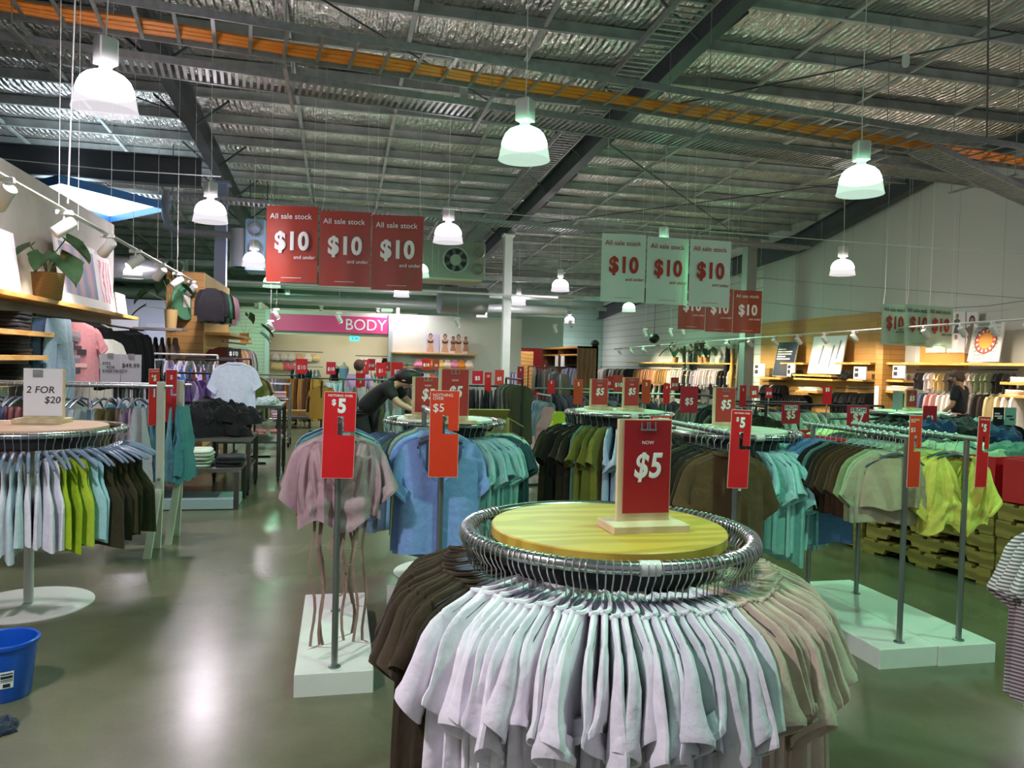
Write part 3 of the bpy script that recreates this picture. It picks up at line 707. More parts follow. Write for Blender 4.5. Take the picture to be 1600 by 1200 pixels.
def one_piece(kind, v):
    """small-in-view garments: body and sleeves grown into one mesh"""
    def mk():
        if kind in ('tee', 'jacket', 'crop'):
            pr, th, ln, dr = {'tee': (TEEP, TEET, .62, .36), 'jacket': (JACKP, FLATT, .66, .5), 'crop': (CROPP, TEET, .42, .36)}[kind]
            mb = garment_body(v*5+3, pr, th, ln, n=18, rows=9, fold=.01)
            if kind == 'jacket':
                for s in (1, -1):
                    mb.loops([[(s*(cx+.045*math.cos(a)), .03*math.sin(a), z) for a in [s*2*pi*q/8 for q in range(8)]] for cx, z in ((.17, -.14), (.22, -.2), (.26, -.4), (.27, -.66))])
            else:
                for s in (1, -1): e = sleeve_mb(s, seed=v+s, n=10); mb.add(e.v, e.f)
        elif kind == 'tank': mb = garment_body(v*5+4, TANKP, TANKT, .50, n=20, rows=12, fold=.008)
        elif kind == 'skirt': mb = garment_body(v*5+5, SKIRTP, SKIRTT, .62, n=24, rows=9, fold=.02, kx=7)
        elif kind == 'dress': mb = garment_body(v*5+6, [(0, .07), (.03, .14), (.06, .19), (.15, .2), (.4, .18), (1.2, .22)], TEET, 1.0, n=20, rows=11, fold=.016)
        elif kind == 'pants': 
            mb = garment_body(v*5+7, [(0, .16), (.1, .18), (.3, .2)], [(0, .02), (.2, .035), (.3, .035)], .28, z0=-.08, n=20, rows=6, fold=.008)
            for s in (1, -1):
                e = garment_body(v*5+7+s, [(0, .1), (.3, .1), (.8, .095)], [(0, .035), (.3, .04), (.8, .03)], .76, z0=-.33, n=14, rows=8, fold=.014)
                mb.add([(x+s*(.1-.03*(z+.33)), y, z) for x, y, z in e.v], e.f)
        elif kind == 'shorts': mb = garment_body(v*5+8, [(0, .15), (.04, .17), (.15, .2), (.35, .215)], FLATT, .28, z0=-.13, n=36, rows=9, fold=.014)
        elif kind == 'bra': mb = garment_body(v*5+9, [(0, .1), (.05, .06), (.1, .13), (.2, .15), (.26, .12)], [(0, .01), (.1, .02), (.17, .06), (.26, .02)], .25, z0=-.06, n=20, rows=9, fold=.004)
        return mb.mesh(kind)
    return gm(('one', kind, v), mk)
def hanger_meshes():
    b_ = MB(); pts = [(-.185, 0, -.168), (-.15, 0, -.146), (-.09, 0, -.118), (-.035, 0, -.1), (0, 0, -.094), (.035, 0, -.1), (.09, 0, -.118), (.15, 0, -.146), (.185, 0, -.168)]
    b_.tube(pts, [.006, .009, .010, .010, .010, .010, .010, .009, .006], 8)
    h = MB(); h.tube([(0, 0, -.092), (0, 0, -.05), (.012, 0, -.034), (.0225, 0, -.014), (.0235, 0, .004), (.017, 0, .019), (.004, 0, .0255), (-.01, 0, .0235), (-.02, 0, .013), (-.0235, 0, 0), (-.022, 0, -.006)], .0021, 6)
    return b_.mesh('hanger'), h.mesh('hook')
HB, HH = hanger_meshes()
def hanger(M_, label, group, m=HANGP):
    o = tag(obj('clothes_hanger', HB, m), label, 'hanger', group); o.matrix_world = M_
    obj('hook', HH, HOOKM, o); return o
def frame(p, rz, tilt=0.0, sc=1.0):
    return Matrix.Translation(p) @ Matrix.Rotation(rz, 4, 'Z') @ Matrix.Rotation(tilt, 4, 'Y') @ Matrix.Scale(sc, 4)
TAGM = mat('price_tag_card', 'ece9e4', .6)
def price_tag(parent, x=.12, z=-.16, y=-.02):
    o = MB().box((0, 0, -.035), (.034, .001, .06)).build('price_tag', TAGM, parent, False, (x, y, z)); o.rotation_euler = (.5, .2, .4)
    MB().box((0, -.0012, -.045), (.026, .0006, .018)).build('tag_print', RED, o, False)
def shirt(style, v, M_, m, label, group, band=True, ptag=False, cat='t-shirt', name='tee_shirt'):
    b_, s1, s2 = tee_set(style, v)
    o = tag(obj(name, b_, m), label, cat, group); o.matrix_world = M_
    obj('sleeve', s1, m, o); obj('sleeve', s2, m, o)
    if band: obj('neckband', neckband_mesh(), m, o)
    if style == 'wrap':
        for s_ in (-1, 1): obj('front_drape', drape_mesh(s_, v), m, o)
    if ptag: price_tag(o)
    return o
def plain(kind, v, M_, m, label, cat, group, name=None):
    o = tag(obj(name or {'tee': 'tee_shirt', 'crop': 'crop_top', 'tank': 'tank_top', 'bra': 'bra'}.get(kind, kind), one_piece(kind, v), m), label, cat, group); o.matrix_world = M_
    return o

# ---------------------------------------------------------------- price boards
def sign_holder(p, rz, w, h, label, figures='$5', card=RED2, small='NOW', board=PALEW, base=True, size=None, ital=.18, ink=LETW, border=True):
    """timber counter-top holder: foot, upright board, clip and printed card"""
    t = thing('price_sign', label, 'price sign', p, rz)
    if base: MB().bev((0, 0, .012), (w*1.42, .15*w/.18, .024), .003).build('foot', board, t, False)
    MB().box((0, .008, h/2+.02), (w, .016, h)).build('board', board, t, False)
    if border:
        cw, ch, cx, cz = w*.88, h*.9, w*.04, h*.54+.02
    else: cw, ch, cx, cz = w, h, 0, h/2+.02
    c = MB().box((cx, -.002, cz), (cw, .003, ch)).build('card', card, t, False)
    sz = size or w*.52
    text(figures, sz, ink, c, (cx, -.0045, cz-.0*h), .03, shear=ital, xs=.8)
    if small: text(small, w*.085, ink, c, (cx, -.0045, cz+ch*.26), .01)
    m = MB(); y = -.006
    for dx in (-.13, -.02, .02, .13): m.box((cx+dx*w, y, cz+ch*.44), (.004*w/.18, .003, ch*.09))
    m.box((cx, y, cz+ch*.4), (w*.3, .004, .005)); m.build('clip', GALV, t, False)
    return t
def hook_sign(p, rz, w, h, label, card=RED, style='bold', tilt=0.0):
    """tall card with a slot that slips over the end of a rail"""
    t = thing('hook_sign', label, 'price sign', (p[0], p[1], p[2]-.16*h), rz); t.rotation_euler.y = tilt
    sl, sr, sb, st = -.06*w, .14*w, -.0*h, .20*h
    pts = [(-w/2, -h*.52), (w/2, -h*.52), (w/2, sb-.008), (sl, sb-.008), (sl, st), (sr, st), (sr, sb+.008), (w/2, sb+.008), (w/2, h*.48), (-w/2, h*.48)]
    c = MB().poly(pts, .003).build('card', card, t, False)
    e = MB()
    for (x0, z0), (x1, z1) in ((pts[0], pts[1]), (pts[1], pts[2]), (pts[7], pts[8]), (pts[8], pts[9]), (pts[9], pts[0])):
        e.tube([(x0, 0, z0), (x1, 0, z1)], .0022, 4)
    e.build('card_edge', mat('card_edge', 'e7b0a4', .6), t, False)
    if style == 'bold':
        text('NOTHING OVER', w*.105, LETW, c, (0, -.003, h*.44), .025, xs=.95); text('5', w*.62, LETW, c, (w*.06, -.003, h*.315), .05, xs=.85); text('$', w*.26, LETW, c, (-w*.2, -.003, h*.36), .04)
    elif style == 'thin':
        text('NOTHING\nOVER', w*.15, LETW, c, (-w*.42, -.003, h*.41), 0, 'LEFT', ls=.8); text('$5', w*.4, LETW, c, (-w*.42, -.003, h*.28), .004, 'LEFT')
    else: text(style, w*.55, LETW, c, (0, -.003, h*.33), .04)
    return t

# ================================================================ RACKS
def round_rack(cx, cy, z, R, label, disc_r, disc_m, post=True, ring_r=.018, base_r=.36):
    t = thing('round_clothes_rack', label, 'clothes rack', (cx, cy, 0))
    MB().tube([(R*math.cos(a), R*math.sin(a), z) for a in [2*pi*q/72 for q in range(72)]], ring_r, 12, closed=True).build('ring', CHROME, t)
    MB().lathe([(0, z+.022), (disc_r-.004, z+.022), (disc_r, z+.018), (disc_r, z-.012), (disc_r-.004, z-.016), (0, z-.016)], 72).build('table_top', disc_m, t)
    MB().tube([(0, 0, .02), (0, 0, z-.02)], .028, 16).build('post', WHITEM, t)
    MB().lathe([(0, .016), (base_r-.01, .014), (base_r, .008), (base_r, 0), (0, 0)], 56).build('base', WHITEM, t)
    MB().lathe([(disc_r-.05, z-.016), (disc_r-.05, z-.10), (disc_r-.06, z-.10), (disc_r-.06, z-.016)], 48).build('apron', BLACK, t)
    MB().tube([((R)*math.sin(a), -(R)*math.cos(a), z) for a in (-.16, -.12, -.08, -.04)], ring_r+.004, 12).build('joiner', WHITEM, t)
    for k in range(4):
        a = pi/4+k*pi/2
        MB().tube([(.03*math.cos(a), .03*math.sin(a), z-.055), ((R-.02)*math.cos(a), (R-.02)*math.sin(a), z-.04), (R*math.cos(a), R*math.sin(a), z)], .010, 8).build('spoke', BLACK, t)
    return t
def ring_fill(cx, cy, z, R, segs, where, n, hanger_range, kind='one', style='tee', hm=HANGP, jitter=.12, hgroup=None, hlabel=None, drop=0.0, ztop=.0185):
    """hang garments round a ring; segs: (start deg, end deg, [colours], label, garment kind); 0 deg faces -Y, positive toward +X"""
    for i in range(n):
        deg = -180+360*(i+.5)/n + random.uniform(-.4, .4)*180/n*.9
        if not (hanger_range[0] <= deg <= hanger_range[1]): continue
        a = math.radians(deg)
        p = Vector((cx+R*math.sin(a), cy-R*math.cos(a), z-.006))
        rz = math.atan2(-math.cos(a), math.sin(a)) + (.13 if kind == 'parts' else .05)*math.sin(deg*.21+1)*math.sin(deg*.083) + random.uniform(-jitter, jitter)*(.5 if kind == 'parts' else 1)
        M_ = frame(p, rz, random.uniform(-.03, .07))
        if hlabel: hanger(M_, hlabel, hgroup, hm)
        for s in segs:
            if s[0] <= deg < s[1]:
                m = fab(random.choice(s[2])); g = s[3]
                Mg = M_ @ Matrix.Translation((0, 0, .012-drop)) @ Matrix.Scale(random.uniform(.93, 1.08), 4)
                if kind == 'parts': shirt('tee', i % 9, Mg, m, g, g, True, random.random() < .06)
                else: plain(s[4] if len(s) > 4 else style, i % 4, Mg, m, g, s[5] if len(s) > 5 else 't-shirt', g)
                break

# nearest round rack
R1 = (.855, 2.335, 1.068, .452)
round_rack(*R1, 'nearest round chrome clothes rack with a maple table top, in the foreground', .375, MAPLE)
W_ = ['f0eef4', 'ebe9f0', 'f3f1f6']; G_ = ['cfd0d6', 'c6c8ce', 'd6d6da']; ST_ = ['bcab98', 'b2a290', 'c4b4a0']
ring_fill(*R1, [
    (-118, -67, ['3c3426', '423a2a', '352e22'], 'dark olive-brown t-shirt at the shaded end of the nearest round rack, beside the mauve tops'),
    (-67, -22, W_, 'plain white t-shirt among the white ones on the nearest round rack'),
    (-22, 0, ['d9d9df', 'd2d3da', 'e2e1e7'], 'grey-white marl t-shirt in the front middle of the nearest round rack'),
    (0, 21, G_, 'pale grey marl t-shirt on the nearest round rack, between the white and the stone ones'),
    (21, 84, ST_, 'stone-beige t-shirt on the nearest round rack toward the white rail bases'),
    (84, 91, ['4a4632', '23211d'], 'dark t-shirt between the stone and the mustard ones on the nearest round rack'),
    (91, 101, ['d8901c'], 'mustard-yellow t-shirt at the end of the nearest round rack'),
    (101, 112, ['2a2722', '4d4834'], 'black or olive t-shirt behind the mustard one on the nearest round rack')],
    '', 132, (-140, 140), 'parts', hlabel='steel-hooked clothes hanger on the nearest round rack', hgroup='hangers on the nearest round rack')
sg = atz(1008, 828, R1[2]+.022)
sign_holder((sg.x, sg.y+.02, R1[2]+.0225), .02, .178, .325, 'large timber-backed red $5 sign standing on the nearest round rack', '$5', mat('deep_red_card', '9c1016', .4), size=.108)

# left round rack
R2 = (-1.88, 5.34, 1.115, .53)
round_rack(*R2, 'round clothes rack with a 2 for $20 sign on its timber top', .44, mat('beech_top', 'c3a283', .45, var=.08, vscale=6), base_r=.37)
ring_fill(*R2, [
    (-100, -18, ['e8e6ee', 'dedfe8', '23252b', 'c9ccda'], 'pale or black vest top at the picture edge under the 2 for $20 sign', 'tank', 'top'),
    (-18, 34, ['eceaf0', 'e4e6ee', 'cfe4e6'], 'white vest top on the round rack under the 2 for $20 sign', 'tank', 'top'),
    (34, 52, ['a4c02a', '98b524', 'b0c83c'], 'lime-green vest top on the round rack under the 2 for $20 sign', 'tank', 'top'),
    (52, 58, ['a8d6dc'], 'mint-blue vest top beside the lime ones on the round rack', 'tank', 'top'),
    (58, 120, ['3a3624', '423d28', '2f2c1e'], 'dark olive vest top on the round rack under the 2 for $20 sign', 'tank', 'top')],
    '', 84, (-75, 112), 'one', 'tank', HANGB, hlabel='grey-blue plastic hanger on the round rack under the 2 for $20 sign', hgroup='hangers on the left round rack', drop=.05)
sg = atz(67, 660, R2[2]+.022)
def paper_sign(p, rz, w, h, label, lines, m=mat('white_card', 'e9e8ee', .5), ink=LETD, foot=True):
    t = thing('price_sign', label, 'price sign', p, rz)
    if foot: MB().bev((0, 0, .014), (w*1.2, .2, .028), .003).build('foot', PALEW, t, False)
    MB().box((.006, .008, h/2+.02), (w, .016, h)).build('board', PALEW if foot else m, t, False)
    c = MB().box((0, -.002, h/2+.03), (w*.95, .003, h*.93)).build('card', m, t, False)
    for s, sz, x, z, al, sh in lines: text(s, sz, ink, c, (x, -.005, z), .012, al, shear=sh)
    MB().box((-.03, -.005, h*.96), (.06, .004, .05)).build('clip', GALV, t, False)
    return t
paper_sign((sg.x, sg.y, R2[2]+.0225), -.05, .245, .33, 'white 2 for $20 sign with a timber foot on the round rack', [('2 FOR', .062, -.1, .21, 'LEFT', .15), ('$20', .062, .105, .145, 'RIGHT', .15)])

# round racks in the middle distance
R3 = (*atz(695, 658, 1.15).xy, 1.15, .44)
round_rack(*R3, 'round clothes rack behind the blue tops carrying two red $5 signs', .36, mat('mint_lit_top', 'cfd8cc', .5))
ring_fill(*R3, [
    (-130, -45, ['46505e', '5b6a86', '7c9ab0', '6b7f4e'], 'dark blue-grey t-shirt on the round rack behind the blue tops', 'tee'),
    (-45, 20, ['7ea5c4', 'a7c4a0', '9bb6c8'], 'light blue or sage t-shirt on the round rack behind the blue tops', 'tee'),
    (20, 60, ['9fd0ce', '8cc0c4', 'a9d8d2'], 'turquoise t-shirt on the round rack with the pair of $5 signs', 'tee'),
    (60, 72, ['3f6064', '35545a'], 'dark teal t-shirt on the round rack with the pair of $5 signs', 'tee'),
    (72, 120, ['bfe6cc', 'c8ecd2', 'b6dfcc'], 'pale mint t-shirt on the round rack with the pair of $5 signs', 'tee')],
    '', 56, (-105, 105), hlabel='plastic hanger on the round rack with the pair of $5 signs', hgroup='hangers on the rack behind the blue tops')
p = atz(668, 655, R3[2]+.022); sign_holder((p.x, p.y+.1, R3[2]+.0225), .05, .215, .29, 'red $5 sign, the rear of two on the round rack behind the blue tops', '$5')
p = atz(706, 660, R3[2]+.022); sign_holder((p.x, p.y-.06, R3[2]+.0225), .05, .215, .36, 'taller front one of two red $5 signs on the rack behind the blue tops', '$5')

R4 = (*atz(968, 645, 1.22).xy, 1.22, .43)
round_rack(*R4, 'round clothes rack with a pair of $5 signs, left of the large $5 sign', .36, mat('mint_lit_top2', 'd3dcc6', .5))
ring_fill(*R4, [
    (-130, -62, ['2f2b20', '3b3a26', '24231e'], 'dark olive t-shirt on the round rack left of the large $5 sign', 'tee'),
    (-62, -52, ['58806a', '6b8f7a'], 'sea-green t-shirt on the round rack left of the large $5 sign', 'tee'),
    (-52, -36, ['7d7a32', '8a8438', '6d6a2c'], 'mustard-olive t-shirt on the round rack left of the large $5 sign', 'tee'),
    (-36, -22, ['c7d4ec', 'bfd0e4', 'd8dcec'], 'pale lilac-blue t-shirt on the round rack left of the large $5 sign', 'tee'),
    (-22, 10, ['a39a94', '7f8a30', '94a640', '5a4c38'], 'grey, lime or brown t-shirt on the round rack just left of the large $5 sign', 'tee'),
    (10, 120, ['3e4a3e', '6e8e86', '8fae52'], 'mixed green t-shirt hanging behind the large $5 sign', 'tee')],
    '', 54, (-105, 45), hlabel='plastic hanger on the round rack left of the large $5 sign', hgroup='hangers on the middle round rack')
p = atz(935, 640, R4[2]+.022); sign_holder((p.x, p.y, R4[2]+.0225), -.08, .15, .23, 'red $5 sign, first of the two on the middle round rack', '$5')
p = atz(985, 642, R4[2]+.022); sign_holder((p.x, p.y, R4[2]+.0225), .05, .14, .25, 'red $5 sign, second of the two on the middle round rack, nearer the large sign', '$5')

R5 = (*atd(1142, 672, 5.3).xy, 1.17, .45)
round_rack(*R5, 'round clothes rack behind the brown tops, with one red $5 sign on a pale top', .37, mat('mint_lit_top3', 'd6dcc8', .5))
ring_fill(*R5, [
    (-130, -50, ['9aa83c', 'a8b84c', '7d9c5c'], 'lime or green t-shirt on the round rack beside the large $5 sign', 'tee'),
    (-50, -20, ['7fb7b2', '6ea8a4', '8cc4be'], 'teal t-shirt on the round rack behind the brown tops', 'tee'),
    (-20, -4, ['24231f', '2d2c26'], 'black t-shirt on the round rack behind the brown tops', 'tee'),
    (-4, 130, ['9fd8d6', '90ccd0', 'aee0dc'], 'light turquoise t-shirt on the round rack, beside the blue floral tops', 'tee')],
    '', 56, (-60, 110), hlabel='plastic hanger on the round rack behind the brown tops', hgroup='hangers on the rack behind the brown tops')
p = atd(1131, 660, 5.3); sign_holder((p.x, p.y, R5[2]+.0225), .0, .165, .26, 'red $5 sign alone on the round rack behind the brown tops', '$5')

# straight two-post stands on white plinths
def rail_stand(x, yf, yr, z, label, base=True, bx=0, over=.06, by=.14):
    t = thing('clothes_rail', label, 'clothes rail', (x, (yf+yr)/2, 0)); h = (yr-yf)/2
    if base: MB().bev((bx, by, .055), (.37, 1.26, .11), .004).build('plinth', WHITE, t, False)
    for s in (-1, 1):
        MB().tube([(0, s*h, .11 if base else 0), (0, s*h, z)], .0155, 12).build('post', POLEM, t)
        MB().lathe([(.03, 0), (.03, .005), (.017, .008)], 12, (0, 0, 0)).build('post_foot', POLEM, t, loc=(0, s*h, .11 if base else 0))
    MB().tube([(0, -h-over, z), (0, h+over, z)], .0155, 12).build('bar', POLEM, t)
    return t
def rail_fill(x, z, ys, items, hl, hg, style='one', hm=HANGP, tilt=.03):
    for y, it in zip(ys, items):
        kind, c, lab, g, cat = it
        M_ = frame((x, y, z-.006), random.uniform(-.08, .08), random.uniform(-tilt, tilt))
        if hl: hanger(M_, hl, hg, hm)
        Mg = M_ @ Matrix.Translation((0, 0, .012))
        if kind in ('scoop', 'wrap', 'tee', 'crop') and style == 'parts': shirt(kind, int(y*100) % 3, Mg, fab(c), lab, g, kind in ('tee', 'crop'), False, cat, {'tee': 'tee_shirt', 'crop': 'crop_top', 'scoop': 'scoop_neck_top', 'wrap': 'wrap_top'}[kind])
        else: plain('tee' if kind == 'scoop' else kind, int(y*100) % 4, Mg, fab(c), lab, cat, g)

def ties(parent, spots, m, zf):
    for i, (x, y, ln) in enumerate(spots):
        pts = [(x+.012*math.sin(k*.9+i), y+.01*math.cos(k*.7+i), -.42-ln*k/12) for k in range(13)] + [(x+.05*math.cos(i*2), y-.03, -.42-ln), (x+.10*math.cos(i*2), y-.05, -.42-ln)]
        L = [[(px-.007, py, pz), (px, py-.002, pz+.001), (px+.007, py, pz), (px, py+.002, pz+.001)] for px, py, pz in pts]
        MB().loops(L, True, True).build('tie', m, parent)

Z1 = 1.31; bx = .005
rail_stand(bx, 3.77, 4.62, Z1, 'steel clothes rail on a white plinth holding mauve tops, beside the aisle', by=.14)
items = [('wrap', 'b0969a', 'mauve wrap top with long ties, front one on the rail beside the aisle', None, 'top'), ('crop', 'c09ca6', 'dusty pink short-sleeved top just behind the mauve wrap top', None, 'top'), ('crop', 'a8918c', 'taupe short-sleeved top third on the mauve rail', None, 'top')]
g = 'teal and green tops on the mauve rail'
items += [('crop', c, 'top in teal, blue or black hanging behind the mauve ones on the aisle rail', g, 'top') for c in ('7fa79c', '4d7a74', '1e2224', '86b3b0', '5e86a0', '4d6c92', '39424e', '7fb0c0')]
rail_fill(bx, Z1, [3.86, 3.94, 4.00]+[4.06+.06*i for i in range(8)], items, 'plastic hanger on the rail of mauve tops', 'hangers on the mauve rail', 'parts')
wr = [o for o in bpy.data.objects if o.get('label', '').startswith('mauve wrap')][0]
ties(wr, [(-.13, -.02, .70), (-.09, 0, .70), (-.085, .012, .71), (-.03, -.01, .3), (.01, -.02, .45), (.06, 0, .66), (.075, -.03, .69), (.12, .02, .70), (.02, .03, .70), (.055, .02, .52)], fab('9a7d72'), 0)
p = aty(533, 676, 3.9)
hook_sign((bx, 3.695, Z1+.004), 0, .145, .405, 'glossy red nothing over $5 hook sign on the rail of mauve tops', RED, 'bold', .02)

p = atd(690, 700, 3.95); X2 = p.x; Y2 = p.y
rail_stand(X2, Y2, Y2+.85, 1.31, 'steel clothes rail holding blue scoop-neck tops, behind the nearest rack')
items = [('scoop', '7f9fd4', 'sky-blue scoop-neck top, front one on its rail', None, 'top'), ('scoop', '6f92c8', 'blue scoop-neck top second on its rail', None, 'top')]
g = 'blue tops on the scoop-neck rail'
items += [('tee', c, 'blue or sage t-shirt further back on the rail of scoop-neck tops', g, 'top') for c in ('7f9cc6', '86b2d0', '6d8fbe', '8fbcd6', '5d7a9e', '93b48c', '9aa86a', '4c5a7a', '36425c')]
rail_fill(X2, 1.31, [Y2+.07, Y2+.13]+[Y2+.19+.055*i for i in range(9)], items, 'plastic hanger on the rail of blue tops', 'hangers on the blue rail', 'parts')
hook_sign((X2, Y2-.08, 1.314), 0, .145, .435, 'orange-red nothing over $5 hook sign with thin figures on the rail of blue tops', ORED, 'thin', .0)

p = atd(1148, 760, 3.72); X3 = p.x; Y3 = p.y
rail_stand(X3, Y3, Y3+.85, 1.285, 'steel clothes rail holding dark brown t-shirts, behind the nearest rack')
items = [('tee', '57422a', 'dark brown t-shirt, front one on its rail, with a price tag', None, 't-shirt')]
items += [('tee', c, 'dark brown or black t-shirt behind the front brown one', 'dark shirts on the brown rail', 't-shirt') for c in ('3a2d1e', '2c241a', '1c1b19', '1a1a1a', '3b3322', '24221c')]
rail_fill(X3, 1.285, [Y3+.08+.07*i for i in range(7)], items, 'plastic hanger on the rail of brown t-shirts', 'hangers on the brown rail', 'parts')
br = [o for o in bpy.data.objects if o.get('label', '').startswith('dark brown t-shirt, front')][0]; 
o = MB().box((0, 0, 0), (.045, .002, .09)).build('price_tag', TAGM, br, False, (.035, -.045, -.24)); MB().box((0, -.002, -.022), (.036, .001, .022)).build('tag_print', RED, o, False)
hook_sign((X3-.02, Y3-.07, 1.289), 0, .104, .37, 'red nothing over $5 hook sign on the rail of dark brown t-shirts', RED, 'bold', .03)

X4, X5, Z4 = 3.06, 3.43, 1.25
rail_stand(X4, 3.64, 4.5, Z4, 'steel clothes rail holding floral and beige tops on the first of two joined white plinths', over=.1, by=.12)
rail_stand(X5, 3.62, 4.5, Z4, 'steel clothes rail holding lime tops on the second of two joined white plinths', over=.1, by=.12)
MB()
items = [('shorts', 'b7a98c', 'beige shorts clipped to the front hanger of the floral rail', None, 'shorts')]
spec = [('crop', 'b6b294', 'beige-green short-sleeved top just behind the beige shorts'), ('crop', 'a9b894', 'sage short-sleeved top behind the beige shorts'), ('crop', '8f9a70', 'khaki short-sleeved top fourth on the floral rail')]
items += [(k, c, l, None, 'top') for k, c, l in spec]
items += [('crop', c, 'dark brown cropped top in the middle of the floral rail', 'dark brown crops on the floral rail', 'top') for c in ('4a3322', '3f2c1d', '4d3624', '392a1c', '30241a')]
items += [('crop', c, 'black or floral cropped top between the brown and blue ones', 'floral crops on the floral rail', 'top') for c in ('1f2422', '53706e', '1d1f20')]
items += [('tee', c, 'denim-blue top at the far end of the floral rail', 'blue tops on the floral rail', 'top') for c in ('5f86b8', '54799f', '6e95c4', '547cae')]
rail_fill(X4, Z4, [3.72+.054*i for i in range(len(items))], items, 'plastic hanger on the rail of floral and beige tops', 'hangers on the floral rail', 'parts')
items = [('wrap', 'e6da66', 'lime-yellow gathered wrap top, front one on its rail', None, 'top'), ('wrap', 'd8cf5c', 'lime-yellow wrap top second on its rail', None, 'top')]
items += [('crop', c, 'pale green top behind the lime-yellow wrap tops', 'green tops on the lime rail', 'top') for c in ('bfd27a', 'a9b884', '8d9a6a', '7c8862', 'a6c0a0', '9ab494', 'b5cdb0', 'a2bca4', '8fae9c', '9cb8ae', 'a8c4b8', '8ca89e', '9fbcb4')]
rail_fill(X5, Z4, [3.70, 3.78]+[3.85+.055*i for i in range(13)], items, 'plastic hanger on the rail of lime tops', 'hangers on the lime rail', 'parts')
hook_sign((X4-.045, 3.53, Z4+.004), .1, .084, .385, 'orange nothing over $5 hook sign on the rail of beige shorts', ORED, 'thin', .01)
hook_sign((X5, 3.51, Z4+.004), .1, .084, .385, 'red nothing over $5 hook sign on the rail of lime tops', RED, 'bold', .03)

# ================================================================ LEFT SIDE
SX = -2.93                                   # front edge of the wall shelves
def L_(px, py, x=SX): return atx(px, py, x)
def shelf(label, ya, yb, z, depth=.36, x0=-3.2, m=PINE, th=.045):
    t = tag(MB().bev((x0+depth/2, (ya+yb)/2, z), (depth, yb-ya, th), .003).build('wall_shelf', m, smooth=False), label, 'shelf')
    return t
a, b_ = L_(0, 455), L_(206, 499)
zs = (a.z+b_.z)/2
shelf('long pine top shelf on the left wall, carrying leaning posters and a basket plant', 5.0, b_.y, zs)
a2, b2 = L_(0, 516), L_(73, 525); z2 = (a2.z+b2.z)/2
shelf('second pine shelf on the left wall under the top one, stacked with black jeans', 5.0, b2.y, z2)
a3, b3 = L_(0, 557), L_(60, 560); z3 = (a3.z+b3.z)/2
shelf('third pine shelf on the left wall, stacked with black jeans', 5.0, b3.y, z3)
z4 = L_(20, 598).z
shelf('lowest pine shelf on the left wall, mostly behind the hanging skirts', 5.0, L_(42, 598).y, z4)
FOLD = {}
def folded_mesh(v):
    def mk():
        mb = MB(); L = []
        for k in range(9):
            a = k/8*2*pi; r = [(-.11+.02*noise.noise(Vector((v, k, 1))), 0)]
        n = 20
        for j, (s, zz) in enumerate(((.0, .0), (.97, .0), (1.03, .012), (1.0, .024), (.94, .034), (0, .036))):
            L.append([((.13*math.copysign(abs(math.cos(a))**.35, math.cos(a)))*s + .008*noise.noise(Vector((v*3, math.cos(a)*2, j))), (.16*math.copysign(abs(math.sin(a))**.35, math.sin(a)))*s + .008*noise.noise(Vector((v*3+5, math.sin(a)*2, j))), zz + .006*noise.noise(Vector((math.cos(a)*3, math.sin(a)*3, v)))*(s > 0)) for a in [2*pi*q/n for q in range(n)]])
        mb.loops(L); return mb.mesh('folded')
    return gm(('fold', v), mk)
def folded_stack(x, y, z, n, cols, label, group, cat='folded clothes', name='folded_jeans', sx=1.0, rz=0):
    for k in range(n):
        o = tag(obj(name, folded_mesh(k % 4), fab(random.choice(cols))), label, cat, group)
        o.location = (x+random.uniform(-.012, .012), y+random.uniform(-.012, .012), z+k*.036); o.rotation_euler.z = rz+random.uniform(-.08, .08); o.scale = (sx, sx, 1)
DK = ['1b1c20', '22232a', '2a2c33', '17171a', '34363e']
for zz, nn, nm in ((z2, 5, 'second'), (z3, 5, 'third'), (z4, 4, 'lowest')):
    for y in (8.15, 8.62, 9.09, 9.56):
        if y < (b2.y if nm == 'second' else b3.y)-.15: folded_stack(-3.04, y, zz+.024, nn, DK, 'folded pair of black jeans on the %s left wall shelf' % nm, 'black jeans on the %s left shelf' % nm)
# rail and face-out clothes under the top shelf
pr = L_(66, 486); pe = L_(206, 507)
tag(MB().tube([(-3.0, pr.y, zs-.14), (-3.0, 13.0, zs-.14)], .014, 8).tube([(-3.2, pr.y, zs-.14), (-3.0, pr.y, zs-.14)], .012, 8).tube([(-3.2, 13.0, zs-.14), (-3.0, 13.0, zs-.14)], .012, 8).build('wall_rail', BLACK), 'black clothes rail fixed to the left wall below the top shelf', 'clothes rail')
def wall_piece(px, py, x, kind, col, label, group, cat, rz, sc=1.0):
    p = atx(px, py, x); M_ = frame(p, rz, 0, sc)
    return plain(kind, int(px) % 4, M_ @ Matrix.Translation((0, 0, .01)), fab(col), label, cat, group)
for px, c in ((66, '3d5272'), (71, '47608a'), (76, '51698f'), (80, '3f557a')): wall_piece(px, 487+(px-66)*.1, -2.95, 'pants', c, 'dark blue jeans hung under the top shelf on the left wall', 'dark blue hung jeans', 'jeans', 1.4)
for px, c in ((88, '8296a8'), (96, '7f90a0')): wall_piece(px, 488, -2.85, 'pants', c, 'pale grey-blue jeans hung beside the pink t-shirt on the left wall', 'pale hung jeans', 'jeans', 1.3, .95)
pk = wall_piece(119, 489, -2.78, 'tee', 'c4848a', 'pink graphic t-shirt hung facing out on the left wall', None, 't-shirt', .62, 1.12)
for i in range(9):   # soft print on the pink tee
    m = MB(); w_, h_ = random.uniform(.05, .13), random.uniform(.03, .06); m.box((random.uniform(-.06, .06), -.042, -.22-.042*i), (w_, .004, h_))
    m.build('chest_print', mat('shirt_print', random.choice(['4a3c40', '7a6a78', 'a08a92', '3a3034', 'd8a8a0']), .9), pk, False)
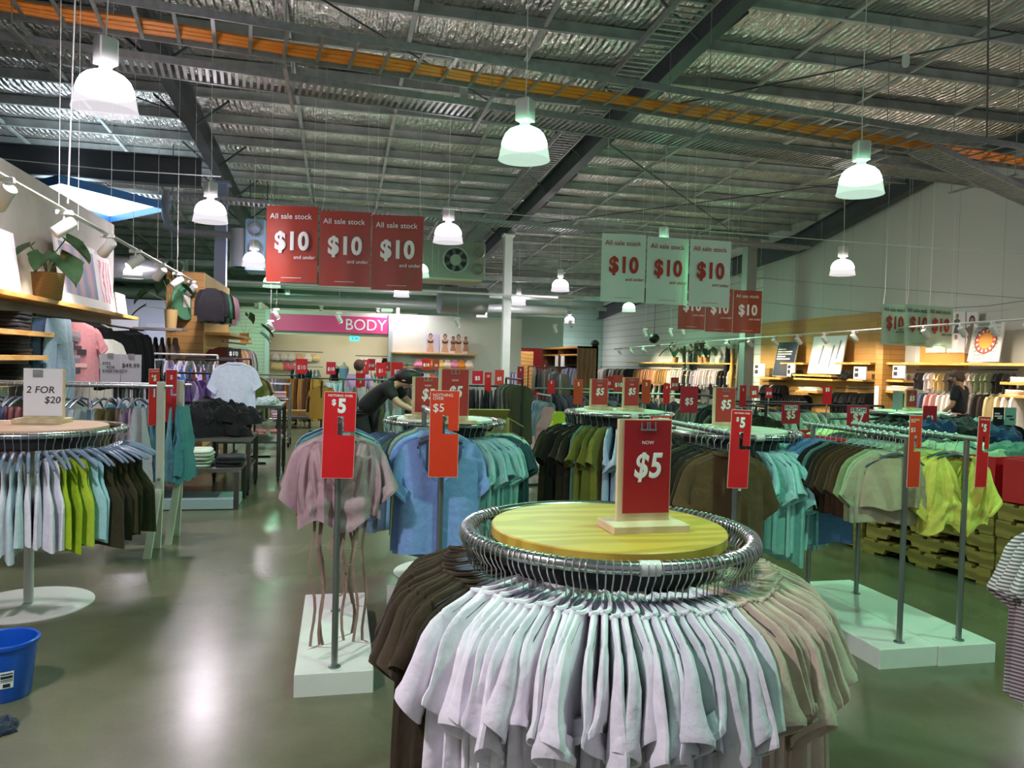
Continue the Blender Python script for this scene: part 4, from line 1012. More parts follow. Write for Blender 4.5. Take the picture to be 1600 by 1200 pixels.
for px in (131, 135, 139, 143, 147): wall_piece(px, 491+(px-130)*.12, -2.85, 'jacket', random.choice(['1c1b1e', '262428', '18181a']), 'black jacket in the row beside the pink t-shirt on the left wall', 'black jackets on the left wall', 'jacket', .9, 1.05)
for px in (152, 155): wall_piece(px, 495, -2.85, 'tee', 'e6dcd4', 'cream top between the black jackets on the left wall', 'cream tops on the left wall', 't-shirt', .9)
for px, c in ((182, '1b1a1d'), (188, '201f23'), (194, '17171a'), (200, '232228'), (206, '1c1c20')): wall_piece(px, 505, -2.6, 'jacket', c, 'black denim jacket on the arm at the end of the left wall', 'black denim jackets on the left arm', 'jacket', .8, 1.05)
wall_piece(168, 520, -2.55, 'crop', 'efe4dc', 'white crop top in front of the black denim jackets', None, 'top', .7, .8)
# leaning posters
def poster(c0, c1, zb, h, lean, m, label, shapes=(), th=.02, name='poster', cat='poster'):
    """board whose lower edge runs from c0 to c1 (xy) at height zb"""
    c0, c1 = Vector((c0[0], c0[1])), Vector((c1[0], c1[1])); w = (c1-c0).length; mid = (c0+c1)/2
    t = tag(MB().box((0, 0, h/2), (w, th, h)).build(name, mat('poster_white', 'e6e2e2', .5), None, False), label, cat)
    t.matrix_world = Matrix.Translation((mid.x, mid.y, zb)) @ Matrix.Rotation(math.atan2(c1.y-c0.y, c1.x-c0.x), 4, 'Z') @ Matrix.Rotation(-lean, 4, 'X')
    if m: MB().box((0, -th/2-.001, h*.54), (w*.84, .002, h*.74)).build('printed_picture', m, t, False)
    return t, w, h
art1 = wave_mat('abstract_pink_blue', 'b9909a', '6f7f9c', .9, 6, .5, 'X', 3, pos=(.1, .9))
art2 = wave_mat('red_scribble', 'efe3e6', 'cf4a55', 2.2, 12, .5, 'X', 4, pos=(.6, 1.0))
art3 = wave_mat('pale_sketch', 'efe9ea', 'd0a0a0', .8, 9, .5, 'X', 3, pos=(.75, 1.0))
XP = -2.98
def wallposter(px0, px1, pyt, m, label, lean=.16, x=XP):
    a, b_ = atx(px0, 450, x), atx(px1, 450, x); top = atx(px0, pyt, x)
    return poster((x, a.y), (x, b_.y), zs+.024, top.z-zs, -lean*-1, m, label)
def wp(px0, px1, pyt, m, label, lean=.14, x=XP):
    a, b_ = atx(px0, 450, x), atx(px1, 450, x); h = atx((px0+px1)/2, pyt, x).z-zs-.03
    return poster((x, a.y), (x, b_.y), zs+.024, h, lean, m, label)
wp(-60, 33, 345, art3, 'pale sketch poster leaning on the top left shelf, cut by the picture edge')
wp(98, 160, 375, art1, 'pink and blue abstract poster leaning behind the basket plant')
wp(160, 181, 400, art2, 'white poster with red scribble leaning beside the abstract poster')
wp(184, 199, 458, art3, 'small pale card standing at the end of the top left shelf')
# plants
def leaf_mesh(v):
    def mk():
        n, k = 9, 7; L = []
        for j in range(n+1):
            s = j/n; w = .5*math.sin(pi*min(1, s*.92+.08))**.8*(1-.35*s)*(1.25 if s < .35 else 1)
            L.append([(w*(i/(k-1)*2-1)*.75, s-.12*abs(i/(k-1)*2-1)*(1-s)*1.6, .10*abs(i/(k-1)*2-1)-.28*s*s+.02*math.sin(i*2+v)) for i in range(k)])
        mb = MB(); mb.loops(L, closed=False); mb.loops([[(x, y, z-.012) for x, y, z in reversed(l)] for l in L], closed=False); return mb.mesh('leaf')
    return gm(('leaf', v), mk)
def basket_plant(p, r, h, label, leaves, lc='2f4a2a', bm=None):
    t = thing('potted_plant', label, 'plant', p)
    bm = bm or wave_mat('woven_basket', '7a5a30', 'b58a50', 18, 2, .8, 'Z', 1)
    MB().lathe([(r*.8, 0), (r*.85, h*.05), (r, h*.9), (r*1.02, h), (r*.94, h), (r*.9, h*.8), (0, h*.78)], 28, cap0=True).build('basket', bm, t)
    for i, (az, el, ln, sz) in enumerate(leaves):
        d = Vector((math.cos(az)*math.cos(el), math.sin(az)*math.cos(el), math.sin(el)))
        e = d*ln + Vector((0, 0, h*.8)); mid = Vector((d.x*ln*.3, d.y*ln*.3, h*.8+ln*.6*max(.3, math.sin(el))))
        MB().tube([(0, 0, h*.75), mid, e], .007 if r > .1 else .005, 6).build('stem', mat('plant_stem', '55713a', .6), t)
        l = obj('leaf', leaf_mesh(i % 3), mat('leaf_green', lc, .4, var=.25, vscale=4), t, e); l.scale = (sz, sz, sz)
        l.rotation_euler = (-.5, 0, az-pi/2)
    return t
pb = atx(73, 470, -2.93)
basket_plant((-2.92, pb.y, zs+.024), .15, .27, 'large-leaved plant in a woven basket on the top left shelf', [(-2.2, 1.0, .36, .27), (1.2, 1.0, .3, .33), (-.4, 1.1, .45, .36), (-.9, .4, .42, .4), (-1.5, .8, .3, .3)])

# A-frame timber rails with skirts
def aframe(x, y, label):
    t = thing('timber_rail', label, 'clothes rail', (x, y, 0)); m = mat('whitewashed_timber', 'cfcfbf', .6, var=.06, vscale=6)
    for dx in (0, -2.0):
        MB().box((dx+.03, 0, .93), (.055, .05, .9)).build('upright', m, t, False)
        for s in (-1, 1):
            mb = MB(); mb.loops([[(dx+cx-.0275, cy-.02, cz), (dx+cx+.0275, cy-.02, cz), (dx+cx+.0275, cy+.02, cz), (dx+cx-.0275, cy+.02, cz)] for cx, cy, cz in ((-.02, s*.17, 0), (.025, s*.035, .52))], True, True); mb.build('leg', m, t, False)
        for z in (.6, .5): MB().tube([(dx+.03, -.045, z), (dx+.03, -.026, z)], .012, 10).build('bolt', GALV, t)
    MB().tube([(.12, 0, 1.34), (-2.1, 0, 1.34)], .015, 10).build('bar', POLEM, t)
    return t
aframe(-1.42, 6.62, 'front whitewashed A-frame clothes rail hung with skirts, beside the aisle')
aframe(-1.36, 7.08, 'rear whitewashed A-frame clothes rail behind the front one, hung with teal clothes')
def rail_x(xs, y, z, spec, hl, hg, rz0=pi/2, spread=.35, sc=(.95, 1.1)):
    for x in xs:
        kind, cols, lab, g, cat = spec(x); M_ = frame((x, y, z-.006), rz0+random.uniform(-spread, spread), random.uniform(-.04, .04), random.uniform(*sc))
        if hl: hanger(M_, hl, hg, HANGP)
        plain(kind, random.randrange(4), M_ @ Matrix.Translation((0, 0, -.07)), fab(random.choice(cols)), lab, cat, g)
def sp(x):
    px = (lambda v: 800+FPX*v.dot(cR)/v.dot(cF))(Vector((x, 6.62, 1.1))-EYEP)
    for lim, kind, cols, lab in ((45, 'tank', ['c98f70', '8f7fa8', 'a86a6a', '6d86b0'], 'multicoloured strappy top hung behind the 2 for $20 sign'), (128, 'skirt', ['cfe0dc', 'dfe3ea'], 'white or mint skirt on the front timber rail'), (142, 'skirt', ['5f8a94', '6f98a4'], 'teal-grey skirt on the front timber rail'), (152, 'skirt', ['d3d8ee'], 'pale lilac-white skirt on the front timber rail'), (190, 'skirt', ['8a7a54', '7d6e4a', '94845c'], 'khaki skirt on the front timber rail'), (226, 'skirt', ['b9a4bc', 'c4b0c6', 'ad98b4'], 'lilac skirt on the front timber rail'), (999, 'skirt', ['b08890'], 'dusty rose skirt at the end of the front timber rail')):
        if px < lim: return kind, cols, lab, lab, 'skirt' if kind == 'skirt' else 'top'
rail_x([-1.55-.052*i for i in range(30)], 6.62, 1.34, sp, 'plastic hanger on the front timber rail', 'hangers on the front timber rail')
rail_x([-1.3-.055*i for i in range(12)], 7.08, 1.34, lambda x: ('skirt', ['5c8f9c', '4d808e', '6aa0aa', '48758a'], 'teal skirt on the rear timber rail', 'teal skirts on the rear rail', 'skirt'), None, None)
p = aty(240, 620, 6.75); hook_sign((p.x, 6.76, 1.33), .9, .1, .46, 'narrow red $5 hook sign turned sideways at the front timber rail', RED, 'bold')
p = aty(268, 616, 7.0); hook_sign((p.x, 6.99, 1.33), .15, .085, .44, 'red $5 hook sign facing out between the two timber rails', RED, '5')
# double price sign
pa, pb_ = aty(156, 597, 7.4), aty(221, 597, 7.4)
t = thing('price_sign', 'pair of grey cards reading fits for everybody and $49.99', 'price sign', ((pa.x+pb_.x)/2, 7.4, pa.z-.02))
w = pb_.x-pa.x; GC = mat('grey_card', 'b6b6bb', .55)
for s, bd in ((-1, ''), (1, '')):
    c = MB().box((s*w/4, 0, .135), (w/2-.004, .008, .27)).build('card', GC, t, False)
    MB().box((s*w/4, -.006, .262), (.05, .006, .03)).build('clip', GALV, c, False)
text('FITS\n   FOR\nEVERYBODY', .036, LETD, t, (-w*.44, -.006, .15), .02, 'LEFT', ls=.9); text('$49.99', .05, LETD, t, (w*.24, -.006, .17), .02)

# metal tables with folded clothes and the dark heap
def metal_table(x0, x1, y0, y1, z, label, low=None, castors=False, base=False):
    t = thing('display_table', label, 'table', ((x0+x1)/2, (y0+y1)/2, 0)); w, d = x1-x0, y1-y0
    MB().box((0, 0, z-.02), (w, d, .04)).build('table_top', mat('table_steel', '6a6763', .4, .5, var=.05), t, False)
    for sx in (-1, 1):
        for sy in (-1, 1):
            MB().box((sx*(w/2-.025), sy*(d/2-.025), (z-.04)/2+(.06 if castors else 0)/2), (.05, .05, z-.04-(.06 if castors else 0))).build('leg', mat('frame_steel', '45423f', .45, .5), t, False)
            if castors: MB().tube([(sx*(w/2-.025)-.015, sy*(d/2-.025), .035), (sx*(w/2-.025)+.015, sy*(d/2-.025), .035)], .035, 14).build('castor', BLKF, t)
    if low: MB().box((0, 0, low), (w-.04, d-.04, .03)).build('lower_shelf', mat('table_steel', '6a6763', .4, .5), t, False)
    if base: MB().box((0, -.1, .06), (w-.04, d*.7, .1)).build('plinth', mat('pale_blue_base', '9fb3b8', .5), t, False)
    return t
metal_table(-2.25, -1.0, 8.4, 9.1, .43, 'low dark metal display table with folded stacks beyond the timber rails', base=True)
metal_table(-2.15, -.98, 9.25, 10.15, .66, 'dark metal castor table piled with black clothes', low=.3, castors=True)
t = metal_table(-1.55, -.72, 10.3, 11.3, .98, 'tall dark metal frame table behind the black clothes heap', low=.5, castors=True)
def crumple_mesh(v, fx=.22, fy=.18, h=.10):
    def mk():
        n, k = 30, 9; L = []
        for j in range(k+1):
            s = j/k; r = math.cos(s*pi/2)**.7; zz = h*math.sin(s*pi/2); ring = []
            for q in range(n):
                a = 2*pi*q/n; nv = Vector((math.cos(a)*r*1.8+v*7, math.sin(a)*r*1.8, s*1.5))
                f = 1+.35*noise.noise(nv)+.12*noise.noise(nv*3.1); rg = 1-abs(noise.noise(nv*2.2))*2
                ring.append((fx*r*f*math.cos(a), fy*r*f*math.sin(a), max(.002, zz*(1+.5*noise.noise(nv*1.7)) + .03*rg*r*(s > 0))))
            L.append(ring)
        mb = MB(); mb.loops(L, False, True); return mb.mesh('crumpled')
    return gm(('crumple', v, fx, h), mk)
def crumpled(p, col, label, group, sc=1.0, v=0, cat='clothes', rz=None, sz=1.0):
    o = tag(obj('crumpled_garment', crumple_mesh(v), fab(col)), label, cat, group); o.location = p
    o.rotation_euler = (random.uniform(-.1, .1), random.uniform(-.1, .1), random.uniform(0, 6) if rz is None else rz); o.scale = (sc, sc, sc*sz); return o
g = 'crumpled black clothes heaped on the castor table'
for x, y, z, s, sz in ((-1.85, 9.6, .66, 1.25, 1.6), (-1.5, 9.55, .66, 1.3, 1.8), (-1.2, 9.6, .66, 1.1, 1.5), (-1.7, 9.85, .7, 1.3, 1.9), (-1.35, 9.8, .72, 1.4, 2.0), (-1.6, 9.6, .80, 1.2, 1.6), (-1.25, 9.65, .84, 1.1, 1.6), (-1.5, 9.7, .92, 1.1, 1.4), (-1.05, 9.65, .80, .9, 1.8), (-1.9, 9.7, .76, 1.0, 1.3)):
    crumpled((x, y, z), random.choice(['151517', '1b1b1e', '101012']), 'crumpled black garment in the heap on the castor table', g, s, random.randrange(5), sz=sz)
p = aty(368, 556, 9.75)
M_ = frame((p.x, 9.75, p.z+.02), .05, 0, 1.12)
hanger(M_, 'grey hanger of the white t-shirt standing in the black heap', None, HANGB)
shirt('tee', 1, M_ @ Matrix.Translation((0, 0, .012)), fab('d8daf0'), 'white t-shirt on a hanger standing in the black clothes heap', None)
folded_stack(-1.45, 8.68, .43, 5, ['b8c6b2', 'd4dccd', '8f9c8a'], 'folded pale green top on the low metal table', 'folded pale tops on the low table', name='folded_shirt', sx=1.15)
folded_stack(-1.12, 8.68, .43, 3, ['161618', '1d1d20'], 'folded black top on the low metal table', 'folded black tops on the low table', name='folded_shirt', sx=1.1)
for x in (-2.1, -1.78): folded_stack(x, 8.66, .43, 4, ['3e5670', '4d6a84', '2f4358'], 'folded blue jeans on the low metal table behind the timber rails', 'folded jeans on the low table', sx=1.1)
for i in range(3): crumpled((-.95, 10.6+.25*i, .98), ['c8d8d8', 'b0c8c8', 'dce4e0'][i], 'pale folded garment on the tall frame table', 'pale garments on the tall frame table', .7, i)

# blue bucket
p = atz(6, 1086, 0)
t = thing('bucket', 'blue plastic bucket with a white label on the floor, cut by the picture edge', 'bucket', (p.x, p.y, 0)); t.scale = (.93, .93, .93)
BLU = mat('blue_plastic', '1250b4', .32, spec=.5)
MB().lathe([(0, .004), (.112, 0), (.118, .01), (.143, .262), (.155, .266), (.157, .284), (.15, .29), (.141, .286), (.137, .262), (.113, .02), (0, .016)], 48).build('body', BLU, t)
def onwall(az, z, w, h, m, name, parent, r):
    mb = MB(); L = []
    for k in range(5):
        a = az+(k/4-.5)*w/r
        L.append([((r+.0015+dz*.1)*math.cos(a), (r+.0015+dz*.1)*math.sin(a), z+dz) for dz in (-h/2, h/2)])
    mb.loops(L, closed=False); return mb.build(name, m, parent)
azc = math.atan2(-p.y, -p.x)+.08
lb = onwall(azc, .12, .058, .085, mat('sticker', 'e8ecea', .5), 'label', t, .130)
for dz, w, h in ((.03, .05, .006), (.014, .05, .014), (.0, .05, .004), (-.008, .05, .003), (-.028, .03, .018)): onwall(azc, .12+dz, w, h, mat('sticker_ink', '16242e', .6), 'print', lb, .1312+dz*.1)
# dark denim left on the floor at the edge
crumpled(atz(2, 1140, .0), '26303e', 'dark denim garment lying on the floor below the bucket', None, .35, 2)

# ---------------------------------------------------------------- oak feature column and the rails round it
XO = -2.28; y0 = 14.0; y1 = atx(358, 445, XO).y; zo = atx(318, 425, XO).z
structure(MB().box((XO-.3, (y0+y1)/2, zo/2), (.6, y1-y0, zo)).build('trim_oak_column', OAKX, smooth=False))
structure(MB().box((XO+.005, (y0+y1)/2, zo/2), (.012, y1-y0-.02, zo-.02)).build('trim_oak_face', mat('pale_oak_face', 'c9a15a', .55, var=.1, vscale=2), smooth=False))
p = aty(290, 471, 13.9)
o = MB().lathe([(0, -.02), (.31, -.02), (.32, 0), (.31, .02), (0, .02)], 40).build('round_sign', mat('green_disc', '4f8a66', .5), loc=p); o.rotation_euler = (pi/2, 0, 1.05); tag(o, 'round green disc sign standing out from the oak feature column', 'sign')
q = MB().box((.0, .0, .026), (.16, .2, .006)).build('white_panel', WHITE, o, False)
a, b_ = atx(322, 517, XO+.25), atx(372, 521, XO+.35)
shelf('pine shelf on the side of the oak feature column', y0+.1, y1+.4, a.z, .42, XO, PINE, .05)
tag(MB().tube([(XO+.3, y0+.1, a.z-.13), (XO+.3, y1+.4, a.z-.13)], .014, 8).build('wall_rail', BLACK), 'black clothes rail under the shelf of the oak column', 'clothes rail')
cols = ['5c2f22', '5c2f22', '4c281e', 'd99a7a', 'e0b07a', 'c9903a', 'e8d4c0', 'f0e4da', 'd8a090', 'c96f60', 'e6dcd6', '8a8c9a', 'e4e0e0', 'b8b4b0', '3c3c46', 'cac4c8']
for i, c in enumerate(cols):
    y = y0+.15+i*.2; M_ = frame((XO+.3, y, a.z-.13), random.uniform(-.2, .2))
    lab = 'brown shirt first on the rail of the oak column' if i < 3 else 'peach, ochre or white shirt on the rail of the oak column'
    plain('jacket', i % 4, M_, fab(c), lab, 'shirt', lab, 'hung_shirt')
for i, c in enumerate(('1a1a1c', '222a26', '3f7d5e', '2c2c30', 'd8a8a8', 'cdb2c8')):
    p = atx(330+i*4.6, 452+i*2.2, XO+.22); lab = ['black top displayed high on the oak column', 'green top displayed high on the oak column', 'pink top displayed high on the oak column'][0 if i in (0, 1, 3) else (1 if i == 2 else 2)]
    plain('jacket', i % 4, frame(p+Vector((0, 0, .1)), .25, 0, .82), fab(c), lab, 'top', lab, 'display_shirt')
pz = atx(262, 511, -3.0)
p = aty(266, 512, 13.5)
tag(MB().bev((p.x-.15, 13.5, p.z-.03), (.75, .4, .04), .004).build('wall_shelf', mat('grey_shelf', '8b8580', .5), smooth=False), 'small grey shelf in front of the oak column, carrying a plant', 'shelf')
basket_plant((p.x+.02, 13.45, p.z-.009), .10, .3, 'leggy plant in a pale basket before the oak column', [(2.8, .7, .55, .3), (2.2, 1.1, .6, .32), (.6, 1.2, .5, .25), (3.4, .25, .4, .25), (1.6, 1.3, .85, .34)], '2c4a30', wave_mat('pale_basket', 'b99a60', 'd8b878', 18, 2, .8, 'Z', 1))
for i in range(5): plain('tank', i % 4, frame((p.x-.32+.1*i, 13.5, p.z-.09), random.uniform(1.0, 1.6), 0, .7), fab(random.choice(['4a3a2c', '2c2824', 'e4dcd4', '5a4a38'])), 'brown or white top hung under the small grey shelf', 'top', 'tops under the small grey shelf')
p = aty(382, 522, 18); basket_plant((p.x, 18, p.z-.18), .1, .2, 'dark spiky plant on a ledge right of the oak column', [(.4, .5, .45, .34), (1.2, 1.2, .5, .3), (2.6, .9, .4, .25), (-.4, .1, .4, .3)], '23402c')
tag(MB().bev((p.x-.25, 18, p.z-.2), (.8, .4, .035), .004).build('wall_shelf', PINE, smooth=False), 'small pine ledge under the dark spiky plant', 'shelf')

def simple_rail(x, y, z, w, label, along='X', base=False, m=BLACK):
    t = thing('clothes_rail', label, 'clothes rail', (x, y, 0), 0 if along == 'X' else pi/2)
    for s in (-1, 1):
        MB().tube([(s*w/2, 0, 0), (s*w/2, 0, z)], .016, 8).build('post', m, t); MB().box((s*w/2, 0, .015), (.05, .5, .03)).build('foot', m, t, False)
    MB().tube([(-w/2, 0, z), (w/2, 0, z)], .015, 8).build('bar', m, t)
    if base: MB().bev((0, 0, .055), (w+.3, .4, .11), .004).build('plinth', WHITE, t, False)
    return t
def mid_rail(px, py, d, w, along, kind, cols, label, n=None, rlabel=None, cat='top', base=False, m=BLACK, spread=.3, glabel=None, sc=(.95, 1.05)):
    p = atd(px, py, d); n = n or int(w/.06)
    simple_rail(p.x, p.y, p.z, w, rlabel, along, base, m)
    for i in range(n):
        o = (i+.5)/n*w-w/2
        q = (p.x+o, p.y, p.z-.004) if along == 'X' else (p.x, p.y+o, p.z-.004)
        plain(kind, random.randrange(4), frame(q, (pi/2 if along == 'X' else 0)+random.uniform(-spread, spread), 0, random.uniform(*sc)), fab(random.choice(cols)), label, cat, label, 'short_sleeved_top' if kind == 'tee' else None)
    return p
STL = POLEM
mid_rail(322, 562, 12.5, .9, 'X', 'tee', ['3b62a8', '4a74b8', '5a2f28', '482820'], 'royal blue or maroon t-shirt on the black rail behind the dark heap', rlabel='black rail of blue and maroon t-shirts behind the dark heap', cat='t-shirt', spread=.9)
mid_rail(342, 560, 12.6, 1.0, 'X', 'tee', ['d9a08c', 'a49cc8', 'b4acd4', 'e0b0a0'], 'peach or lilac t-shirt on the black rail before the oak column', rlabel='black rail of peach and lilac t-shirts before the oak column', cat='t-shirt', spread=.9)
mid_rail(395, 578, 11.8, .8, 'Y', 'tee', ['6a7a3a', '4a3a30', '8a8a4a', '3a302c'], 'olive or brown t-shirt behind the white t-shirt on the heap', rlabel='black rail of olive t-shirts right of the heap', cat='t-shirt')
mid_rail(258, 553, 12.4, 1.6, 'X', 'tee', ['4c5c50', '3a463e', 'c8c0cc', 'a8a0b8'], 'striped-looking green or lilac top on the white rail left of the oak column', rlabel='white rail left of the oak column', cat='t-shirt', m=WHITEM, spread=.5)
mid_rail(300, 583, 10.8, .7, 'X', 'tee', ['b4a8d0', '9a90bc', '6a4a88'], 'purple t-shirt on the low rail behind the timber rails', rlabel='low black rail of purple t-shirts', cat='t-shirt', spread=.7)
# black $10 sign by the oak column
p = atd(365, 562, 13.0)
t = thing('price_sign', 'small black $10 sign on the rail beside the oak column', 'price sign', p)
MB().box((0, 0, .1), (.24, .012, .18)).build('card', BLKF, t, False); MB().tube([(0, 0, -.1), (0, 0, .02)], .006, 6).build('stem', BLACK, t); text('$10', .09, LETW, t, (0, -.008, .1), .03)

# ================================================================ MIDDLE AND BACK OF THE SHOP
mid_rail(803, 592, 10.5, 1.0, 'Y', 'dress', ['4a4434', '3c382a', '5a4634', '26241e', '6a6a6e', '43463a'], 'dark olive, brown or grey long garment on the rail left of the pink camisole', 14, 'black rail of long dark garments left of the pink camisole', 'dress', sc=(.75, .85))
mid_rail(850, 617, 11.6, .8, 'Y', 'tank', ['8fa4b8', '5e7898', 'bcc4c8', '8a8c94', 'd8d8d4', '7f8a94'], 'blue or grey top on the white-plinth rail behind the middle round rack', 10, 'clothes rail on a white plinth behind the middle round rack', 'top', m=POLEM)
p = atd(857, 624, 11.1); plain('tank', 1, frame(p, .1, 0, 1.1), fab('d08a98'), 'dusty pink camisole facing out behind the middle round rack', 'top', None)
tag(MB().bev((atd(855, 718, 11.6).x, atd(855, 718, 11.6).y, .06), (.4, 1.1, .12), .004).build('plinth_block', WHITE, smooth=False), 'white plinth on the floor below the pink camisole', 'plinth')
p = atd(872, 690, 7.6); plain('tank', 2, frame((p.x, p.y, p.z+.38), .3, 0, .8), fab('c3d43c'), 'lime vest dangling at the end of the middle round rack', 'top', None)
mid_rail(750, 603, 13.5, 1.1, 'X', 'pants', ['17171a', '222226', '2c2c30'], 'black trousers on the rail right of the pair of $5 signs', 14, 'rail of black trousers right of the pair of $5 signs', 'trousers', sc=(.8, .9), spread=.5)
mid_rail(622, 594, 10.8, 1.5, 'X', 'skirt', ['d4dcd8', '6d7350', 'a8b4bc', '3a3c40', 'c8c8bc', '565c44'], 'white, olive or grey garment on the rail behind the bending person', 14, 'steel rail behind the bending person in black', 'clothes', m=POLEM, spread=.5)
mid_rail(905, 608, 12.5, 1.6, 'X', 'tee', ['2c3036', '3a4048', '24282e', '4a5058'], 'dark grey t-shirt on the rail before the walnut cabinet', 20, 'steel rail of dark grey t-shirts before the walnut cabinet', 't-shirt', m=POLEM, spread=.5)
mid_rail(1010, 615, 10.8, 1.9, 'X', 'jacket', ['3a3c40', '55585c', '2a2a2c', '6b6f74', '44463c'], 'grey or black jacket on the long rail behind the two middle $5 signs', 20, 'long rail of grey jackets behind the two middle $5 signs', 'jacket', m=POLEM, spread=.6)
mid_rail(1105, 618, 9.0, .9, 'Y', 'jacket', ['2a2a2a', '53574f', '6a6058', '1f2022', '8a8c86'], 'brown, grey or black jacket behind the lone $5 sign', 10, 'rail of jackets behind the lone $5 sign', 'jacket')
mid_rail(1165, 632, 8.2, .8, 'Y', 'jacket', ['2e3426', '1e1e1e', '4c5448', '3a3c2a'], 'dark green jacket on the rail right of the lone $5 sign', 9, 'rail of dark green jackets right of the lone $5 sign', 'jacket')
mid_rail(1205, 628, 11.5, 1.2, 'X', 'tee', ['4a4858', '5a5868', '3c3a44', '6c6874'], 'purple-grey t-shirt on the rail below the black panel poster', 16, 'rail of purple-grey t-shirts below the black panel poster', 't-shirt', spread=.5)
mid_rail(1283, 633, 10.2, 1.9, 'X', 'tee', ['9a9f98', 'aab0a4', '83887f', 'c0c4b8', '8ca08a'], 'grey-green t-shirt on the long rail before the oak panelling', 28, 'long rail of grey-green t-shirts before the oak panelling', 't-shirt', spread=.35)
mid_rail(1400, 655, 8.6, 1.7, 'X', 'tee', ['4f7a70', '5e8c80', '3e5a56', '7aa698', '23302e'], 'dark green t-shirt on the rail behind the orange hook sign', 22, 'rail of dark green t-shirts behind the orange hook sign', 't-shirt', m=POLEM, spread=.5)
# patterned trousers, trolley and boxes in front of the BODY department
mid_rail(432, 586, 18.6, .95, 'X', 'pants', ['6c6470', '8a8490', '57505c', '9c94a0'], 'grey patterned trousers on the rail before the BODY department', 16, 'rail of patterned and tan trousers before the BODY department', 'trousers', spread=.7)
p0 = atd(468, 586, 18.4)
for i in range(11): plain('pants', i % 4, frame((p0.x+.065*i-.2, p0.y, p0.z-.01), 1.0+random.uniform(-.3, .3)), fab(random.choice(['b07c3c', 'a06c30', '5a3a24', 'c08a48'])), 'tan or brown trousers at the end of the patterned trousers rail', 'trousers', 'tan trousers before the BODY department')
mid_rail(503, 596, 16.5, .5, 'Y', 'jacket', ['a88a3c', 'b89a50', '2a2622', '8a7434'], 'mustard or black jacket right of the tan trousers', 7, 'short rail of mustard jackets right of the tan trousers', 'jacket')
mid_rail(525, 592, 19.5, 1.5, 'X', 'skirt', ['b8cdd8', '9ab4c8', 'd4e0e4', 'a4c0cc'], 'pale blue garment on the rail right of the tan trousers', 18, 'rail of pale blue garments right of the tan trousers', 'clothes', spread=.5)
p = atz(452, 668, 0)
t = thing('trolley', 'grey flat trolley with castors standing by the patterned trousers', 'trolley', (p.x, p.y, 0))
MB().bev((.1, 0, .25), (.85, .6, .06), .01).build('deck', mat('trolley_grey', '50545a', .5), t, False)
for sx in (-.25, .45):
    for sy in (-.22, .22): MB().tube([(sx-.02, sy, .09), (sx+.02, sy, .09)], .09, 14).build('castor', BLKF, t)
MB().tube([(-.33, -.28, .25), (-.33, -.28, 1.0), (-.33, .28, 1.0), (-.33, .28, .25)], .018, 8).build('handle', POLEM, t)
for z, lab in ((.34, 'brown cardboard box on the grey trolley'),):
    b_ = MB(); b_.box((0, 0, 0), (.5, .4, .12)); o = b_.build('cardboard_box', mat('cardboard', 'a47c48', .8, var=.06), smooth=False, loc=(p.x+.15, p.y, z)); tag(o, lab, 'box')
p = atz(425, 690, 0)
t = thing('cage_trolley', 'wire cage trolley with pale folded stock beside the patterned trousers', 'trolley', (p.x, p.y-.6, 0))
for sx in (-.35, .35):
    for sy in (-.25, .25): MB().tube([(sx, sy, .12), (sx, sy, 1.12)], .014, 8).build('post', POLEM, t); MB().tube([(sx-.02, sy, .06), (sx+.02, sy, .06)], .06, 12).build('castor', BLKF, t)
for z in (.15, .5, .85, 1.12):
    m = MB()
    for k in range(9): m.tube([(-.35+.0875*k, -.25, z), (-.35+.0875*k, .25, z)], .005, 4)
    for sy in (-.25, .25): m.tube([(-.35, sy, z), (.35, sy, z)], .012, 6)
    m.build('wire_shelf', POLEM, t)
for z in (.17, .52, .87):
    for x in (-.2, .15): folded_stack(p.x+x, p.y-.6, z, 3, ['c4a4a0', 'd4c4c4', '9a8a90', 'b87a70'], 'folded patterned garment on the wire cage trolley', 'folded stock on the cage trolley', name='folded_garment')

# BODY sign and exit sign
a, b_ = aty(421, 491, BY-.08), aty(607, 495, BY-.08); zb = aty(515, 519, BY-.08).z; zt = (a.z+b_.z)/2
t = thing('shop_sign', 'long pink BODY sign over the opening in the back partition', 'sign', ((a.x+b_.x)/2, BY-.06, zb))
MB().box((0, 0, (zt-zb)/2), (b_.x-a.x, .08, zt-zb)).build('sign_board', mat('pink_board', 'd8447e', .45), t, False)
text('BODY', .5, LETW, t, ((b_.x-a.x)/2-.06, -.045, (zt-zb)*.47), 0.0, 'RIGHT', xs=.95)
p = aty(554, 529, BY+.3)
t = thing('exit_sign', 'small lit blue-green exit sign under the pink BODY sign', 'sign', p)
MB().box((0, 0, 0), (.3, .06, .16)).build('case', mat('lit_exit_green', '29b4c8', .4, emit=((.1, .75, .9), 1.2)), t, False)
m = MB(); m.box((-.06, -.035, 0), (.03, .01, .09)); m.box((.06, -.035, 0), (.1, .01, .03)); m.build('running_figure', LETW, t, False)

